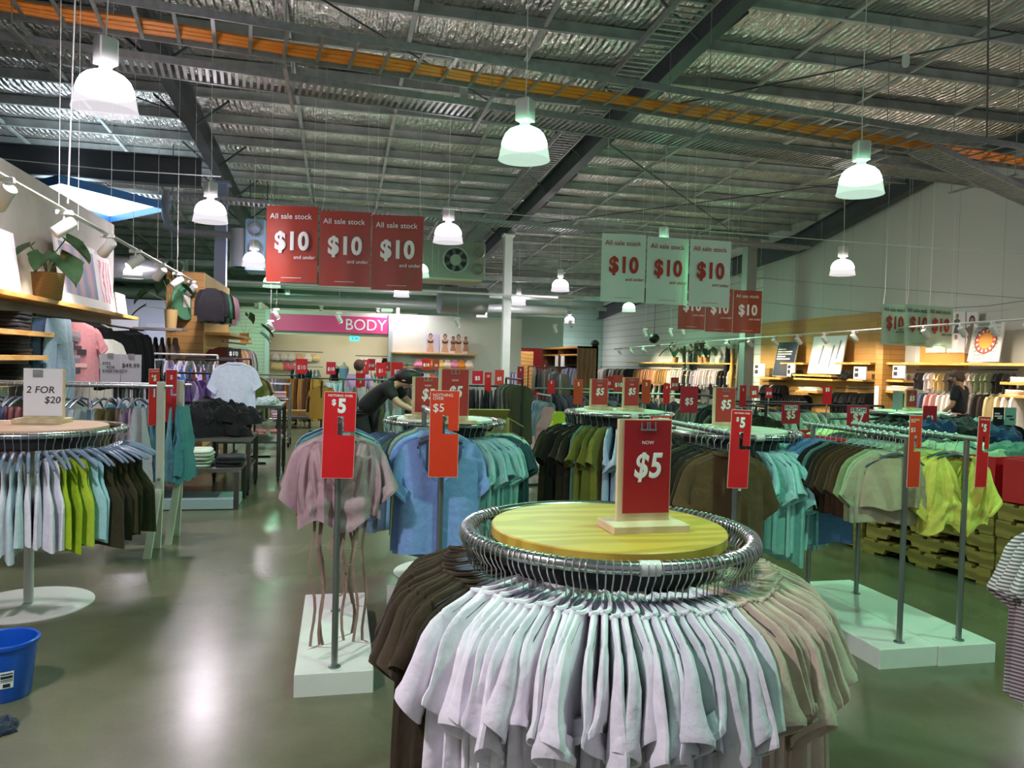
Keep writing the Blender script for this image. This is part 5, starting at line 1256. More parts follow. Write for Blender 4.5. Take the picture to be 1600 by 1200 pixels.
# lingerie and posters on the back
YB = BY+2.5
def back_row(x0, x1, y, z, n, cols, label, kind='bra', cat='underwear', sc=1.0, rz=0):
    tag(MB().tube([(x0-.1, y+.04, z), (x1+.1, y+.04, z)], .015, 6).build('wall_rail', GALV), 'thin wall rail with ' + ' '.join(label.split()[:11]), 'clothes rail', 'thin wall rails at the back')
    for i in range(n): plain(kind, i % 4, frame((x0+(x1-x0)*(i+.5)/n, y-.05, z-.01), rz+random.uniform(-.15, .15), 0, sc*random.uniform(.95, 1.05)), fab(random.choice(cols)), label, cat, label)
q = lambda px, py, Y=YB: aty(px, py, Y)
back_row(q(424, 550).x, q(500, 550).x, YB, q(460, 549).z, 6, ['f0d8a0', 'f4ead8', 'e8e4dc', 'e0b890'], 'a cream or peach bra in the upper row on the BODY wall')
back_row(q(424, 550).x, q(460, 550).x, YB, q(460, 564).z, 4, ['f07080', 'f0d8a0', 'e8dcc8'], 'a cream or coral bra in the lower row on the BODY wall')
back_row(q(560, 550).x, q(606, 550).x, YB, q(580, 556).z, 5, ['1c1a1e', 'e8e6e4', 'f0ece8'], 'a black or white bra at the end of the BODY wall')
for px, c, lab in ((522, '1c1c24', 'black'), (537, '86a8cc', 'blue')):
    p = aty(px, 590, BY+1.0)
    t = thing('torso_mannequin', 'pale torso mannequin in a %s camisole in the BODY department' % lab, 'mannequin', (p.x, p.y, p.z-.2))
    MB().lathe([(.0, 0), (.12, 0), (.15, .08), (.125, .28), (.155, .48), (.16, .56), (.06, .62), (.045, .70), (0, .71)], 20).build('torso', mat('mannequin_skin', 'dcd4cc', .5), t)
    MB().lathe([(.16, .1), (.132, .28), (.166, .46), (.15, .54)], 20).build('camisole', fab(c), t); MB().tube([(0, 0, -.75), (0, 0, 0)], .02, 8).build('stand', GALV, t)
back_row(q(455, 560, BY+1).x, q(500, 560, BY+1).x, BY+1.0, q(470, 572).z, 8, ['3a6080', '2a3040', 'd8d8dc'], 'a dark blue set hung low in the BODY department', 'crop', 'underwear', .8, 1.3)
back_row(q(560, 578, BY+.6).x, q(606, 578, BY+.6).x, BY+.7, q(580, 578, BY+.7).z, 8, ['28304a', 'd8dce4', 'a8b8d0'], 'a blue or white set hung low behind the bending person', 'crop', 'underwear', .8, 1.3)
# bright underwear on the shelf unit right of the opening
z = aty(680, 553, BY-.3).z; x0, x1 = aty(612, 553, BY-.3).x, aty(744, 553, BY-.3).x
shelf('pine shelf on the back partition below the underwear posters', BY-.35, BY, z, x1-x0, x0, PINE, .05)
for zz, xa, xb, n, cols, lab in ((z-.1, 648, 738, 8, ['f0782a', 'e88a3a', 'f4d4c0', 'f0a0b8', 'ec8ca8', '2a2a2c', 'f0c070'], 'a bright orange or pink bikini top below the pine shelf at the back'), (z-.55, 622, 720, 12, ['d86a4a', 'e8a070', '6a88c0', 'e8e4e8', '3a4a78', '2a3050'], 'an orange, white or blue folded-looking set under the bikini tops')):
    back_row(aty(xa, 560, BY-.25).x, aty(xb, 560, BY-.25).x, BY-.25, zz, n, cols, lab, 'bra', 'underwear', 1.15)
back_row(aty(622, 560, BY-.25).x, aty(745, 560, BY-.25).x, BY-.25, z-1.0, 14, ['dcd8d4', '3a3c50', '8a90a0', 'c8c4c8', '50304a'], 'a pale or navy set in the lowest row at the back partition', 'crop', 'underwear', .9, .8)
for xa, xb in ((612, 648),):
    for k, zz in enumerate((z-.45, z-.85)):
        shelf('small pine shelf %s under the long pine shelf at the back' % ('upper' if k == 0 else 'lower'), BY-.3, BY, zz, aty(xb, 560, BY).x-aty(xa, 560, BY).x, aty(xa, 560, BY).x, PINE, .04)
        for j in range(3): folded_stack(aty(617+12*j, 560, BY).x, BY-.16, zz+.02, 3, ['c8b8b0', 'e4e0dc', '6a6a78', 'a08088'], 'folded item on the small %s shelf at the back' % ('upper' if k == 0 else 'lower'), 'folded items on the %s back shelf' % ('upper' if k == 0 else 'lower'), name='folded_garment', sx=.8)
SKN = mat('printed_skin', 'c79a7c', .6); SKN2 = mat('printed_tan', 'a8745a', .6); HAIRP = mat('printed_dark', '2e2624', .6)
def figure_print(parent, x, z, s, skin, top, y=-.013, two=True):
    """flat printed figure: hair, face, shoulders, torso"""
    def el(cx, cz, rx, rz, m, dy): MB().poly([(cx+rx*math.cos(2*pi*k/20), cz+rz*math.sin(2*pi*k/20)) for k in range(20)], .001).build('printed_shape', m, parent, False, (0, y-dy, 0))
    el(x, z+.40*s, .10*s, .13*s, HAIRP, 0); el(x, z+.38*s, .065*s, .09*s, skin, .0012)
    MB().poly([(x-.2*s, z-.45*s), (x-.12*s, z-.1*s), (x-.2*s, z+.2*s), (x-.05*s, z+.27*s), (x+.05*s, z+.27*s), (x+.2*s, z+.2*s), (x+.12*s, z-.1*s), (x+.2*s, z-.45*s)], .001).build('printed_shape', skin if two else top, parent, False, (0, y-.0006, 0))
    if two: MB().poly([(x-.15*s, z+.05*s), (x-.13*s, z+.16*s), (x, z+.1*s), (x+.13*s, z+.16*s), (x+.15*s, z+.05*s), (x, z-.0*s)], .001).build('printed_shape', top, parent, False, (0, y-.0016, 0))
for xa, xb, yt, col, figs, lab in ((664, 686, 521, 'c4bcd0', [(-.05, .45)], 'first of the three underwear posters above the pine shelf'), (687, 712, 522, 'd8cfd2', [(-.08, .45), (.14, .38)], 'middle one of the three underwear posters above the pine shelf'), (713, 730, 523, 'cfc4c6', [(-.1, .55), (.1, .3)], 'last of the three underwear posters above the pine shelf')):
    c0, c1 = aty(xa, 550, BY-.12), aty(xb, 550, BY-.12); h = aty(xa, yt, BY-.12).z-z-.03
    t, w, h = poster((c0.x, BY-.16), (c1.x, BY-.16), z+.026, h, .06, None, lab)
    MB().box((0, -.011, h/2), (w*.98, .002, h*.98)).build('printed_picture', mat('print_bg', col, .5), t, False)
    for fx, fs in figs: figure_print(t, fx*1.2, h*.5, .62 if fs > .4 else .5, SKN if fs > .42 else SKN2, HAIRP)

# walnut cabinet, timber board and red panel at the far middle
YW = 24.0
xa, xb = aty(903, 545, YW).x, aty(935, 545, YW).x; zt = aty(915, 541, YW).z; yb_ = atx(847, 548, xa).y
t = thing('wall_cabinet', 'tall walnut cabinet with open hanging bays in the far middle of the shop', 'cabinet', (xa, YW, 0)); w = xb-xa; D = yb_-YW
MB().box((w/2, .03, zt/2), (w, .06, zt)).build('end_panel', WALNUT, t, False); MB().box((w/2, D-.03, zt/2), (w, .06, zt)).build('end_panel', WALNUT, t, False)
MB().box((w/2, D/2, zt/2), (w, .05, zt)).build('divider', WALNUT, t, False)
MB().box((w-.03, D/2, zt/2), (.06, D, zt)).build('back_panel', mat('dark_back_panel', '4a3a2a', .7), t, False)
MB().box((w/2, D/2, zt-.03), (w, D, .06)).build('top_panel', PINE, t, False); MB().box((w/2, D/2, zt-.28), (w-.08, D-.1, .05)).build('shelf_board', PINE, t, False)
for yy in (D*.42, D*.58): MB().box((.06, yy, zt-.5), (.03, .42, .42)).build('white_sign', WHITE, t, False)
MB().tube([(.25, .06, zt-.62), (.25, D-.06, zt-.62)], .015, 6).build('bar', BLACK, t)
for i in range(22):
    y = YW+.4+(D-.8)*i/21; near = i < 9
    if abs(y-YW-D/2) < .32: continue
    plain('jacket', i % 4, frame((xa+.25, y, zt-.63), random.uniform(-.2, .2)), fab(random.choice(['7a86a0', '8e9ab4', '5e6c8a', 'a8a4a4'] if near else ['3a3a34', '5a564a', '2c2c2c', '6a6450'])), 'blue-grey jacket in the near bay of the walnut cabinet' if near else 'dark jacket in the far bay of the walnut cabinet', 'jacket', 'blue-grey jackets in the walnut cabinet' if near else 'dark jackets in the walnut cabinet')
xa, xb = aty(809, 550, 27).x, aty(832, 550, 27).x; z1 = aty(820, 549, 27).z
tag(MB().box(((xa+xb)/2, 27, z1/2), (xb-xa, .3, z1)).build('pine_divider', PINE, smooth=False), 'upright pine display panel left of the walnut cabinet', 'panel')
xa, xb = aty(812, 550, 29).x, aty(868, 550, 29).x; z1, z0 = aty(840, 544, 29).z, aty(840, 560, 29).z
tag(MB().box(((xa+xb)/2, 29.2, z1/2), (xb-xa, .06, z1)).build('header_board', mat('red_panel', 'a81c24', .5), smooth=False), 'red header panel between the pine panel and the walnut cabinet', 'panel')
c0, c1 = aty(793, 575, 27.5), aty(808, 575, 27.5)
t, w, h = poster((c0.x, 27.5), (c1.x, 27.5), c0.z-.35, .75, .0, None, 'pink-toned poster of a dark-haired model left of the pine panel'); figure_print(t, 0, .33, .6, SKN2, HAIRP)
for i in range(8): plain('jacket', i % 4, frame(atd(795+2*i, 577, 24), 1.2, 0, .95), fab(random.choice(['a88aa0', '9aa0b8', '6a4a70', 'c8c4d0'])), 'lilac or purple jacket hung left of the pine panel', 'jacket', 'lilac jackets left of the pine panel')
for i in range(10): plain('jacket', i % 4, frame(atd(836+5*i, 568+1.2*i, 22), 1.0+random.uniform(-.4, .4), 0, 1.0), fab(random.choice(['2a2c2e', '43463a', '3a3f48', '6c6a5a'])), 'dark jacket on the rail before the walnut cabinet', 'jacket', 'dark jackets before the walnut cabinet')
simple_rail(atd(858, 573, 22).x, atd(858, 573, 22).y+.05, atd(858, 573, 22).z, 1.2, 'short black rail before the walnut cabinet')

# ================================================================ RIGHT WALL
XR = WR-.35
def rw(px, py, x=XR): return atx(px, py, x)
def rshelf(label, px0, px1, py, depth=.4, x=None):
    a, b_ = rw(px0, py), rw(px1, py)
    return tag(MB().bev((WR-depth/2-.1, (a.y+b_.y)/2, (a.z+b_.z)/2), (depth, a.y-b_.y, .05), .003).build('wall_shelf', PINE, smooth=False), label, 'shelf')
rshelf('long pine shelf on the far right wall, behind the mint plant', 985, 1075, 567)
rshelf('pine shelf on the far right wall beside the hung trousers', 1078, 1150, 568)
rshelf('lower pine shelf on the far right wall', 1035, 1150, 587)
rshelf('low pine shelf holding the black panel poster', 1190, 1226, 591)
rshelf('upper pine shelf on the oak panelling left of the big white poster', 1226, 1262, 568)
rshelf('upper pine shelf on the oak panelling right of the big white poster', 1312, 1368, 568)
rshelf('pine ledge under the big white poster', 1250, 1312, 587, .5)
rshelf('second pine ledge just under the one of the big white poster', 1250, 1312, 593, .46)
rshelf('low pine shelf of pale folded clothes before the oak panelling', 1250, 1285, 612)
rshelf('right pine shelf below the white card on the oak panelling', 1330, 1356, 594)
rshelf('long pine shelf at the graphic tees wall', 1380, 1640, 569)
rshelf('small pine shelf under the long one at the graphic tees wall', 1380, 1420, 595)
rshelf('low pine shelf with folded pale clothes at the graphic tees wall', 1380, 1420, 612)
rshelf('pine shelf near the picture edge at the graphic tees wall', 1572, 1640, 600)
rshelf('lower pine shelf near the picture edge at the graphic tees wall', 1572, 1640, 620)
def wall_row(px0, px1, py, step, kind, cols, label, cat='top', x=XR+.05, rz=.25, sc=1.0, py1=None, rail=True):
    a, b_ = atx(px0, py, x), atx(px1, py1 or py, x); n = max(2, int((a-b_).length/step))
    if rail: tag(MB().tube([a, b_], .014, 6).build('wall_rail', BLACK), 'dark wall rail with ' + ' '.join(label.split()[:12]), 'clothes rail')
    for i in range(n):
        c = cols[min(len(cols)-1, int(i/n*len(cols)))]; q = a+(b_-a)*((i+.5)/n)
        plain(kind, i % 4, frame((q.x-.02, q.y, q.z-.005), rz+random.uniform(-.2, .2), 0, sc*random.uniform(.95, 1.05)), fab(random.choice(c) if isinstance(c, list) else c), label, cat, label, 'short_sleeved_top' if kind == 'tee' else None)
CR = [['e8d8d0', 'f0e6e0', 'd84050'], ['e4dcd4', '3a3836', '8a8c84'], ['d8c8b8', 'e8e2d8', '6a665e'], ['2a2826', '3a3632'], ['b08060', 'c89068', 'a87850'], ['e0b094', 'c88e68'], ['c09460', 'b88a58']]
wall_row(938, 1052, 573, .2, 'jacket', CR, 'shirt in white, black or tan on the far right wall rail', 'shirt', sc=.95)
wall_row(938, 1040, 594, .25, 'skirt', [['3a3c38', 'e8e4dc', '2c2c2a'], ['555a50', '4a5048'], ['2a2a2a', 'd8d4cc']], 'dark or white skirt on the low far right wall rail', 'skirt')
wall_row(1050, 1150, 574, .22, 'jacket', [['e8e0d4', '2a2a2a', 'f0ece4'], ['e4dcd8', 'c8c0d0', '3a3a3a'], ['d8c8d0', 'e8dce0', 'f0f0ee'], ['d8d8d4', '2c2c30']], 'white, lilac or black top right of the tan shirts on the right wall', 'top', sc=.9)
wall_row(1055, 1150, 592, .3, 'tee', [['2a2a2a', 'e4e4e0', '1e1e20'], ['8a8a88', '2a2a2c']], 'black or white t-shirt low on the right wall behind the tan pillar', 't-shirt')
for i, c in enumerate(('8a8c88', '7a7c7a')): 
    p = rw(1104+10*i, 546-2*i); tag(MB().box((0, 0, 0), (.03, .75, 1.0)).build('folded_display', mat('bag_grey', c, .7)), ['first', 'second'][i]+' grey pouch below the lower far right shelf', 'bag').location = (p.x, p.y, rw(1104, 597).z-.25)
def display_garment(px, py, kind, col, label, sc=1.0, rz=.9, x=WR-.25, cat='trousers'):
    return plain(kind, int(px) % 4, frame(atx(px, py, x), rz, 0, sc), fab(col), label, cat, None, 'display_'+('trousers' if kind == 'pants' else 'dress'))
display_garment(1138, 528, 'pants', '1c1e26', 'navy trousers displayed high on the right wall', 1.5)
display_garment(1146, 540, 'pants', 'c8954a', 'tan trousers displayed high on the right wall', 1.3, x=WR-.4)
display_garment(1157, 528, 'pants', '6a6458', 'grey-brown trousers displayed high by the steel column', 1.5)
display_garment(1070, 535, 'dress', '6f756f', 'grey dress displayed high on the far right wall', 1.3, cat='dress')
display_garment(1079, 533, 'pants', '3c4a4e', 'dark overalls displayed high on the far right wall', 1.35)
for px in (1055, 1095, 1104): basket_plant(atx(px, 566, WR-.55), .12, .2, {1055: 'dark plant left of the grey dress on the far right shelf', 1095: 'plant right of the dark overalls on the far right shelf', 1104: 'second plant right of the dark overalls on the far right shelf'}[px], [(2.6, .8, .45, .4), (.6, .8, .45, .4), (1.6, 1.3, .55, .4), (4.2, .7, .4, .4)], '3f5a48')
# oak panelling bays
wall_row(1192, 1228, 596, .13, 'tee', [['e8e6e2', '1c1c1e', '2a2a2c'], ['1c1c1e', 'd0ccc8', '141416']], 'black or white t-shirt left of the oak bays', 't-shirt')
wall_row(1232, 1262, 611, .11, 'tee', [['151517', '1e1e20']], 'black t-shirt in the left oak bay', 't-shirt', sc=1.1)
wall_row(1306, 1340, 606, .10, 'tee', [['151517', '1e1e20']], 'black t-shirt in the middle oak bay', 't-shirt', sc=1.1)
wall_row(1342, 1366, 607, .10, 'tee', [['101012', '1a1a1c']], 'black t-shirt in the right oak bay', 't-shirt', sc=1.1)
for px in (1247, 1322, 1328): crumpled(rw(px, 590 if px < 1300 else 592), '161618', 'black bag or cap on the oak panelling shelves' , 'black bags on the oak shelves', .9, int(px) % 5, 'bag', sz=2)
for px in (1258, 1268, 1276): folded_stack(rw(px, 610).x, rw(px, 610).y, rw(px, 611).z, 3, ['dcd4c8', 'c8b8a8', 'e8e4dc'], 'pale folded top on the low oak bay shelf', 'pale folded tops on the low oak shelf', name='folded_garment')
def rposter(px0, px1, pyb, pyt, lab, bg, x=WR-.5, lean=.17, th=.03):
    """boards that stand on the right wall shelves and face into the shop"""
    a, b_ = atx(px0, pyb, x), atx(px1, pyb, x); h = atx((px0+px1)/2, pyt, x).z-(a.z+b_.z)/2
    t, w, h = poster((a.x, a.y), (b_.x, b_.y), (a.z+b_.z)/2, h, lean, None, lab, th=th)
    if bg is not None: MB().box((0, -th/2-.001, h/2), (w*.985, .002, h*.985)).build('printed_picture', bg, t, False)
    return t, w, h, -th/2-.004
t, w, h, y = rposter(1207, 1238, 588, 533, 'tall dark blue lettered poster leaning on the oak panelling', mat('navy_print', '2c3140', .45))
[MB().box((-w*.42+w*q/2, y, h*zz), (w*q, .002, h*.035)).build('text_line', LETW, t, False) for q, zz in ((.4, .78), (.72, .71), (.7, .64), (.42, .57), (.66, .50))]
t, w, h, y = rposter(1262, 1313, 584, 524, 'big white photo poster of legs in jeans on the oak panelling', wave_mat('denim_photo', 'e4e0e2', '8c97ab', .5, 5, .4, 'Y', 2, pos=(.55, 1.0)))
for xx, zz, ln in ((-.2, .5, .5), (.12, .45, .6), (.3, .62, .5)): MB().poly([(xx*w-.02, h*(zz-ln/2)), (xx*w+.03, h*(zz-ln/2)), (xx*w+.12, h*(zz+ln/2)), (xx*w+.06, h*(zz+ln/2))], .001).build('printed_shape', mat('print_grey', '6a7080', .5), t, False, (0, y, 0))
for px0, px1, pyb, lab in ((1178, 1195, 588, 'small black and white card at the left end of the oak shelf'), (1230, 1242, 588, 'small white card beside the dark blue poster'), (1334, 1353, 593, 'white card on the right oak shelf'), (1395, 1414, 591, 'black and white card on the small shelf at the graphic tees wall')):
    t, w, h, y = rposter(px0, px1, pyb, pyb-20, lab, None, lean=.02)
    m = MB(); m.box((-w*.25, y, h*.35), (w*.3, .002, h*.3)); m.box((-w*.25, y, h*.75), (w*.3, .002, h*.25)); m.build('print', LETD, t, False)
t, w, h, y = rposter(1366, 1372, 640, 603, 'narrow white notice on the oak end pillar', None, lean=0, x=WR-.62)
# photo posters and graphic tees
PG = mat('photo_grey', 'c9c6c8', .5)
for px0, px1, pyb, pyt, lab, top in ((1447, 1478, 551, 520, 'lower sketch photo poster behind the mint banners on the right wall', 'e4e0e0'), (1484, 1508, 520, 488, 'upper photo poster of a model in a dark t-shirt on the right wall', '4a4c52'), (1509, 1527, 552, 488, 'tall photo poster of a model in a brown t-shirt on the right wall', '6a5a50'), (1480, 1508, 551, 521, 'lower photo poster of a model in a white t-shirt on the right wall', 'e4dcd8')):
    t, w, h, y = rposter(px0, px1, pyb, pyt, lab, PG, x=WR-.14, lean=0)
    figure_print(t, 0, h*.42, h*.95, SKN2, mat('print_top', top, .5), y, False)
t, w, h, y = rposter(1512, 1560, 565, 502, 'white graphic tees poster with a round red emblem on the right wall', mat('paper_white', 'd8d2d2', .5), lean=.17)
for k in range(10): text('GRAPHIC TEES', h*.085, LETD, t, (0, y, h*(.06+.098*k)), 0, xs=min(1.35, w/(h*.085*7.2)))
def ell(parent, r0, r1, m, dy, name='emblem_ring', sx=1.0):
    n = 40; mb = MB()
    mb.loops([[(r*sx*math.cos(2*pi*k/n), 0, r*math.sin(2*pi*k/n)) for k in range(n)] for r in (r0, max(r1, .001))]); return mb.build(name, m, parent, False, (0.0, y-dy, h*.52))
R_ = h*.33
ell(t, R_, R_*.94, LETD, .003); ell(t, R_*.94, R_*.62, mat('emblem_red', 'd8584a', .5), .003); ell(t, R_*.62, 0, mat('emblem_orange', 'e8a050', .5), .003)
for k in range(13):
    a = pi/2+.95-.48*k; m = MB(); m.box((0, 0, 0), (R_*.13, .001, R_*.2)); o = m.build('emblem_mark', LETW, t, False, (R_*.78*math.cos(a), y-.0045, h*.52+R_*.78*math.sin(a))); o.rotation_euler.y = pi/2-a
wall_row(1432, 1486, 578, .13, 'tee', [['3a3838', '2a282a'], ['e4d8dc', 'd0ccd0'], ['d8b880', 'c8a870'], ['8a7a60', '3a3430']], 'cap-sized folded top in the upper row of the graphic tees wall', 't-shirt', sc=.6, py1=578)
wall_row(1486, 1590, 578, .13, 'tee', [['2a2828', '3a3436'], ['e0c8c0', 'b8a8a0'], ['7a8468', '6a7458'], ['1c1a1c', '141214'], ['2a282a', '181618']], 'dark or pale top in the upper row above the man in black', 't-shirt', sc=.62, py1=578)
wall_row(1436, 1500, 607, .16, 'jacket', [['6a88a8', '50607a'], ['2a2628', 'd8a0a0'], ['e4dcd8', 'd8d0cc', 'c8c4c0'], ['e8e4e0', 'dcd4d0']], 'blue, black or cream jacket left of the man in black', 'jacket', py1=607)
wall_row(1505, 1598, 608, .16, 'jacket', [['e8dcd8', 'd8c8c8'], ['3a3432', '4a3c38', '2a2624'], ['c8b890', 'd8c8a8'], ['e8e0d8', 'e0d4cc']], 'brown or cream jacket right of the man in black', 'jacket', py1=609)
for px, py in ((1395, 610), (1405, 610), (1415, 611), (1588, 618), (1596, 598)): folded_stack(rw(px, py).x, rw(px, py).y, rw(px, py).z, 3, ['e4d8cc', 'c8b09a', 'f0e8e0'], 'pale folded top on the shelves of the graphic tees wall', 'pale folded tops at the graphic tees wall', name='folded_garment')

# ================================================================ PALLET BINS
A_ = Vector((4.36, 7.13, 0)); B_ = Vector((4.87, 4.79, 0)); dv = (B_-A_).normalized(); az = math.atan2(dv.y, dv.x); nv = Vector((-dv.y, dv.x, 0))
PAL = wave_mat('pallet_timber', 'a08540', '80682c', 3, 5, .7, 'Z', 3)
def pallet_meshes(L, D):
    s = MB(); H = .085; n1, n2 = L*.18, L*.40
    out = [(-L/2, 0), (-L/2+n1, 0), (-L/2+n1+.02, .045), (-L/2+n2-.02, .045), (-L/2+n2, 0), (L/2-n2, 0), (L/2-n2+.02, .045), (L/2-n1-.02, .045), (L/2-n1, 0), (L/2, 0), (L/2, H), (-L/2, H)]
    s.poly(out, .04); d = MB()
    for k in range(8): d.box((-L/2+.06+(L-.12)*k/7, 0, H+.011), (.11, D, .02))
    for k in (0, 3.5, 7): d.box((-L/2+.06+(L-.12)*k/7, 0, -.011), (.11, D, .02))
    return s.mesh('stringer', False), d.mesh('deck', False)
PL, PD = 1.18, 1.0
PS, PK = pallet_meshes(PL-.02, PD)
for b_ in range(3):
    c = A_ + dv*(PL*(b_+.5)) + nv*(PD/2)
    if b_ == 2: pass
    nm = ['farthest', 'middle', 'nearest'][b_]
    for k in range(5):
        t = thing('wooden_pallet', 'timber pallet in the %s stack under the red clothes bins' % nm, 'pallet', (c.x+random.uniform(-.015, .015), c.y, .022+.131*k), az+random.uniform(-.008, .008), 'pallets of the %s stack' % nm)
        for yy in (-PD/2+.02, 0, PD/2-.02): obj('stringer', PS, PAL, t, (0, yy, 0))
        obj('deck', PK, PAL, t)
    t = thing('clothes_bin', 'red bin of jumbled clothes on the %s pallet stack' % nm, 'bin', (c.x, c.y, .665), az)
    RB = mat('red_bin_card', 'c21a20', .5, var=.04)
    for s in (-1, 1):
        MB().box((0, s*(PD/2-.02), .16), (PL-.06, .02, .32)).build('side_panel', RB, t, False); MB().box((s*(PL/2-.04), 0, .16), (.02, PD-.04, .32)).build('end_panel', RB, t, False)
    MB().box((0, 0, .01), (PL-.08, PD-.06, .02)).build('bottom_panel', RB, t, False)
    for i in range(16):
        q = c + dv*random.uniform(-.42, .42) + nv*random.uniform(-.34, .34)
        crumpled((q.x, q.y, .80+.010*i), random.choice([['7fae9e', 'b8d8a0', '93b85c', '4e7f86', 'd8e4c8', '2a3030', 'c8d890'], ['b8dcc8', '8fb8a4', 'd4e8d4', '5a8a7a', 'a8c8a0', '3a4844'], ['161a1c', '8fb8a4', '1c2428', 'a8c8b8', '2a4a70', 'd8e0d0', '7a6a9a', '101214']][b_]), 'crumpled garment in the jumble of the %s red bin' % nm, 'clothes in the %s red bin' % nm, 1.0, i % 5, sz=.9)
def card_on_stem(p, zlow, w, h, label, figs, card=RED2, small=None, smallbox=False):
    t = thing('price_sign', label, 'price sign', p); MB().tube([(0, .006, zlow-p.z), (0, .006, h*.6)], .008, 6).build('stem', GALV, t)
    c = MB().box((0, 0, h/2), (w, .006, h)).build('card', card, t, False)
    if small:
        if smallbox: MB().box((-.0*w, -.004, h*.78), (w*.7, .002, h*.25)).build('white_strip', LETW, c, False)
        text(small, w*.24 if smallbox else w*.15, LETD if smallbox else LETW, c, (0, -.006, h*.78 if smallbox else h*.85), .02)
    text(figs, w*.5, LETW, c, (0, -.005, h*.42), .035, xs=.9); return t
CR2 = mat('crimson_card', 'b8182e', .45)
p = atd(1235, 662, 7.9); card_on_stem(p, .95, .21, .21, 'crimson from $5 sign standing among clothes behind the floral rail', '$5', CR2, 'FROM', True)
p = atd(1340, 668, 7.0); card_on_stem(p, .95, .23, .20, 'crimson from $7 sign standing among clothes right of the from $5 one', '$7', CR2, 'FROM', True)
p = atd(1452, 669, 7.2); card_on_stem(p, .9, .15, .21, 'crimson $3 sign beside the orange hook sign', '$3', CR2)
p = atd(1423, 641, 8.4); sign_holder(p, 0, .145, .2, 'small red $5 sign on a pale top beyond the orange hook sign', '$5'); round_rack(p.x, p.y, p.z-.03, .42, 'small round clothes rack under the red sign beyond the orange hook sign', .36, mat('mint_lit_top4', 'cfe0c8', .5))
p = atd(1402, 640, 8.3); card_on_stem(p, .9, .12, .2, 'plain grey card beside the small red $5 sign', '', mat('grey_card2', '9aa0a0', .5))
p = atd(1568, 660, 7.4)
t = thing('price_sign', 'black and mint double card at the right among dark clothes', 'price sign', p); MB().box((-.06, 0, .06), (.12, .006, .17)).build('card', BLKF, t, False); MB().box((.075, 0, .06), (.13, .006, .17)).build('card', mat('mint_card', '8fbdb0', .5), t, False); MB().tube([(0, .006, -.2), (0, .006, 0)], .008, 6).build('stem', GALV, t)
for x, z, w_, mm in ((-.08, .085, .06, LETW), (-.065, .06, .09, LETW), (-.05, .04, .05, LETW), (.06, .06, .07, LETD), (.09, .03, .05, LETD)): MB().box((x, -.004, z), (w_, .002, .014)).build('print', mm, t, False)
# table of dark clothes in front of the graphic tees wall
p = atd(1535, 672, 7.0); metal_table(p.x-.8, p.x+.9, p.y+.05, p.y+.9, .93, 'dark display table heaped with clothes before the man in black')
for i in range(12): crumpled((p.x-.65+.125*i, p.y+.3+.2*(i % 3), .93+.02*(i % 4)), ['1a1e20', '24302e', '161618', '2a466c', '14161a', '88b0a0'][i % 6], 'dark crumpled garment on the display table before the man in black', 'dark clothes on the table before the man', 1.1, i % 5, sz=1.5)
# cardboard box flaps and blue garment beside the pair of $5 signs
p = atd(757, 652, 8.6)
t = thing('cardboard_box', 'open olive-lit cardboard box on the rack right of the pair of $5 signs', 'box', (p.x, p.y, p.z-.2)); CB = mat('cardboard_pale', '9a8a4a', .8)
for s in (-1, 1): MB().box((0, s*.15, .1), (.5, .01, .2)).build('side', CB, t, False); MB().box((s*.25, 0, .1), (.01, .3, .2)).build('side', CB, t, False)
f_ = MB().box((0, 0, .08), (.45, .01, .18)).build('flap', CB, t, False, (0, -.15, .2)); f_.rotation_euler.x = .9
f_ = MB().box((.09, 0, 0), (.2, .3, .01)).build('flap', CB, t, False, (.25, 0, .2)); f_.rotation_euler.y = .5
metal_table(p.x-.4, p.x+.4, p.y-.3, p.y+.3, p.z-.2, 'small table under the open cardboard box')

# round rack of striped clothes at the right edge
RE = (3.17, 2.22, 1.13, .45)
round_rack(*RE, 'round clothes rack of striped tops just past the right picture edge', .36, MAPLE)
STR1 = wave_mat('stripe_rose', 'ddd6d8', '7c626a', 22, .15, .9, 'Z', 0, pos=(.45, .55)); STR2 = wave_mat('stripe_black', 'e4e4e4', '2a2c30', 22, .15, .9, 'Z', 0, pos=(.45, .6))
for i, (deg, m, lab) in enumerate(((-112, STR1, 'rose and white striped t-shirt, farthest one at the right picture edge'), (-106, STR1, 'rose and white striped t-shirt second at the right picture edge'), (-100, STR1, 'rose and white striped t-shirt third at the right picture edge'), (-94, STR2, 'black and white striped t-shirt at the right picture edge'), (-87, fab('7fb5a4'), 'sea-green t-shirt at the right picture edge'), (-80, fab('8a9a84'), 'sage t-shirt beside the sea-green one at the right picture edge'), (-73, fab('4a4c34'), 'olive t-shirt at the right picture edge'), (-66, fab('3a3c2a'), 'dark olive t-shirt nearest at the right picture edge'))):
    a = math.radians(deg); M_ = frame((RE[0]+RE[3]*math.sin(a), RE[1]-RE[3]*math.cos(a), RE[2]-.006), math.atan2(-math.cos(a), math.sin(a)))
    shirt('tee', i % 5, M_ @ Matrix.Translation((0, 0, .012)), m, lab, None)

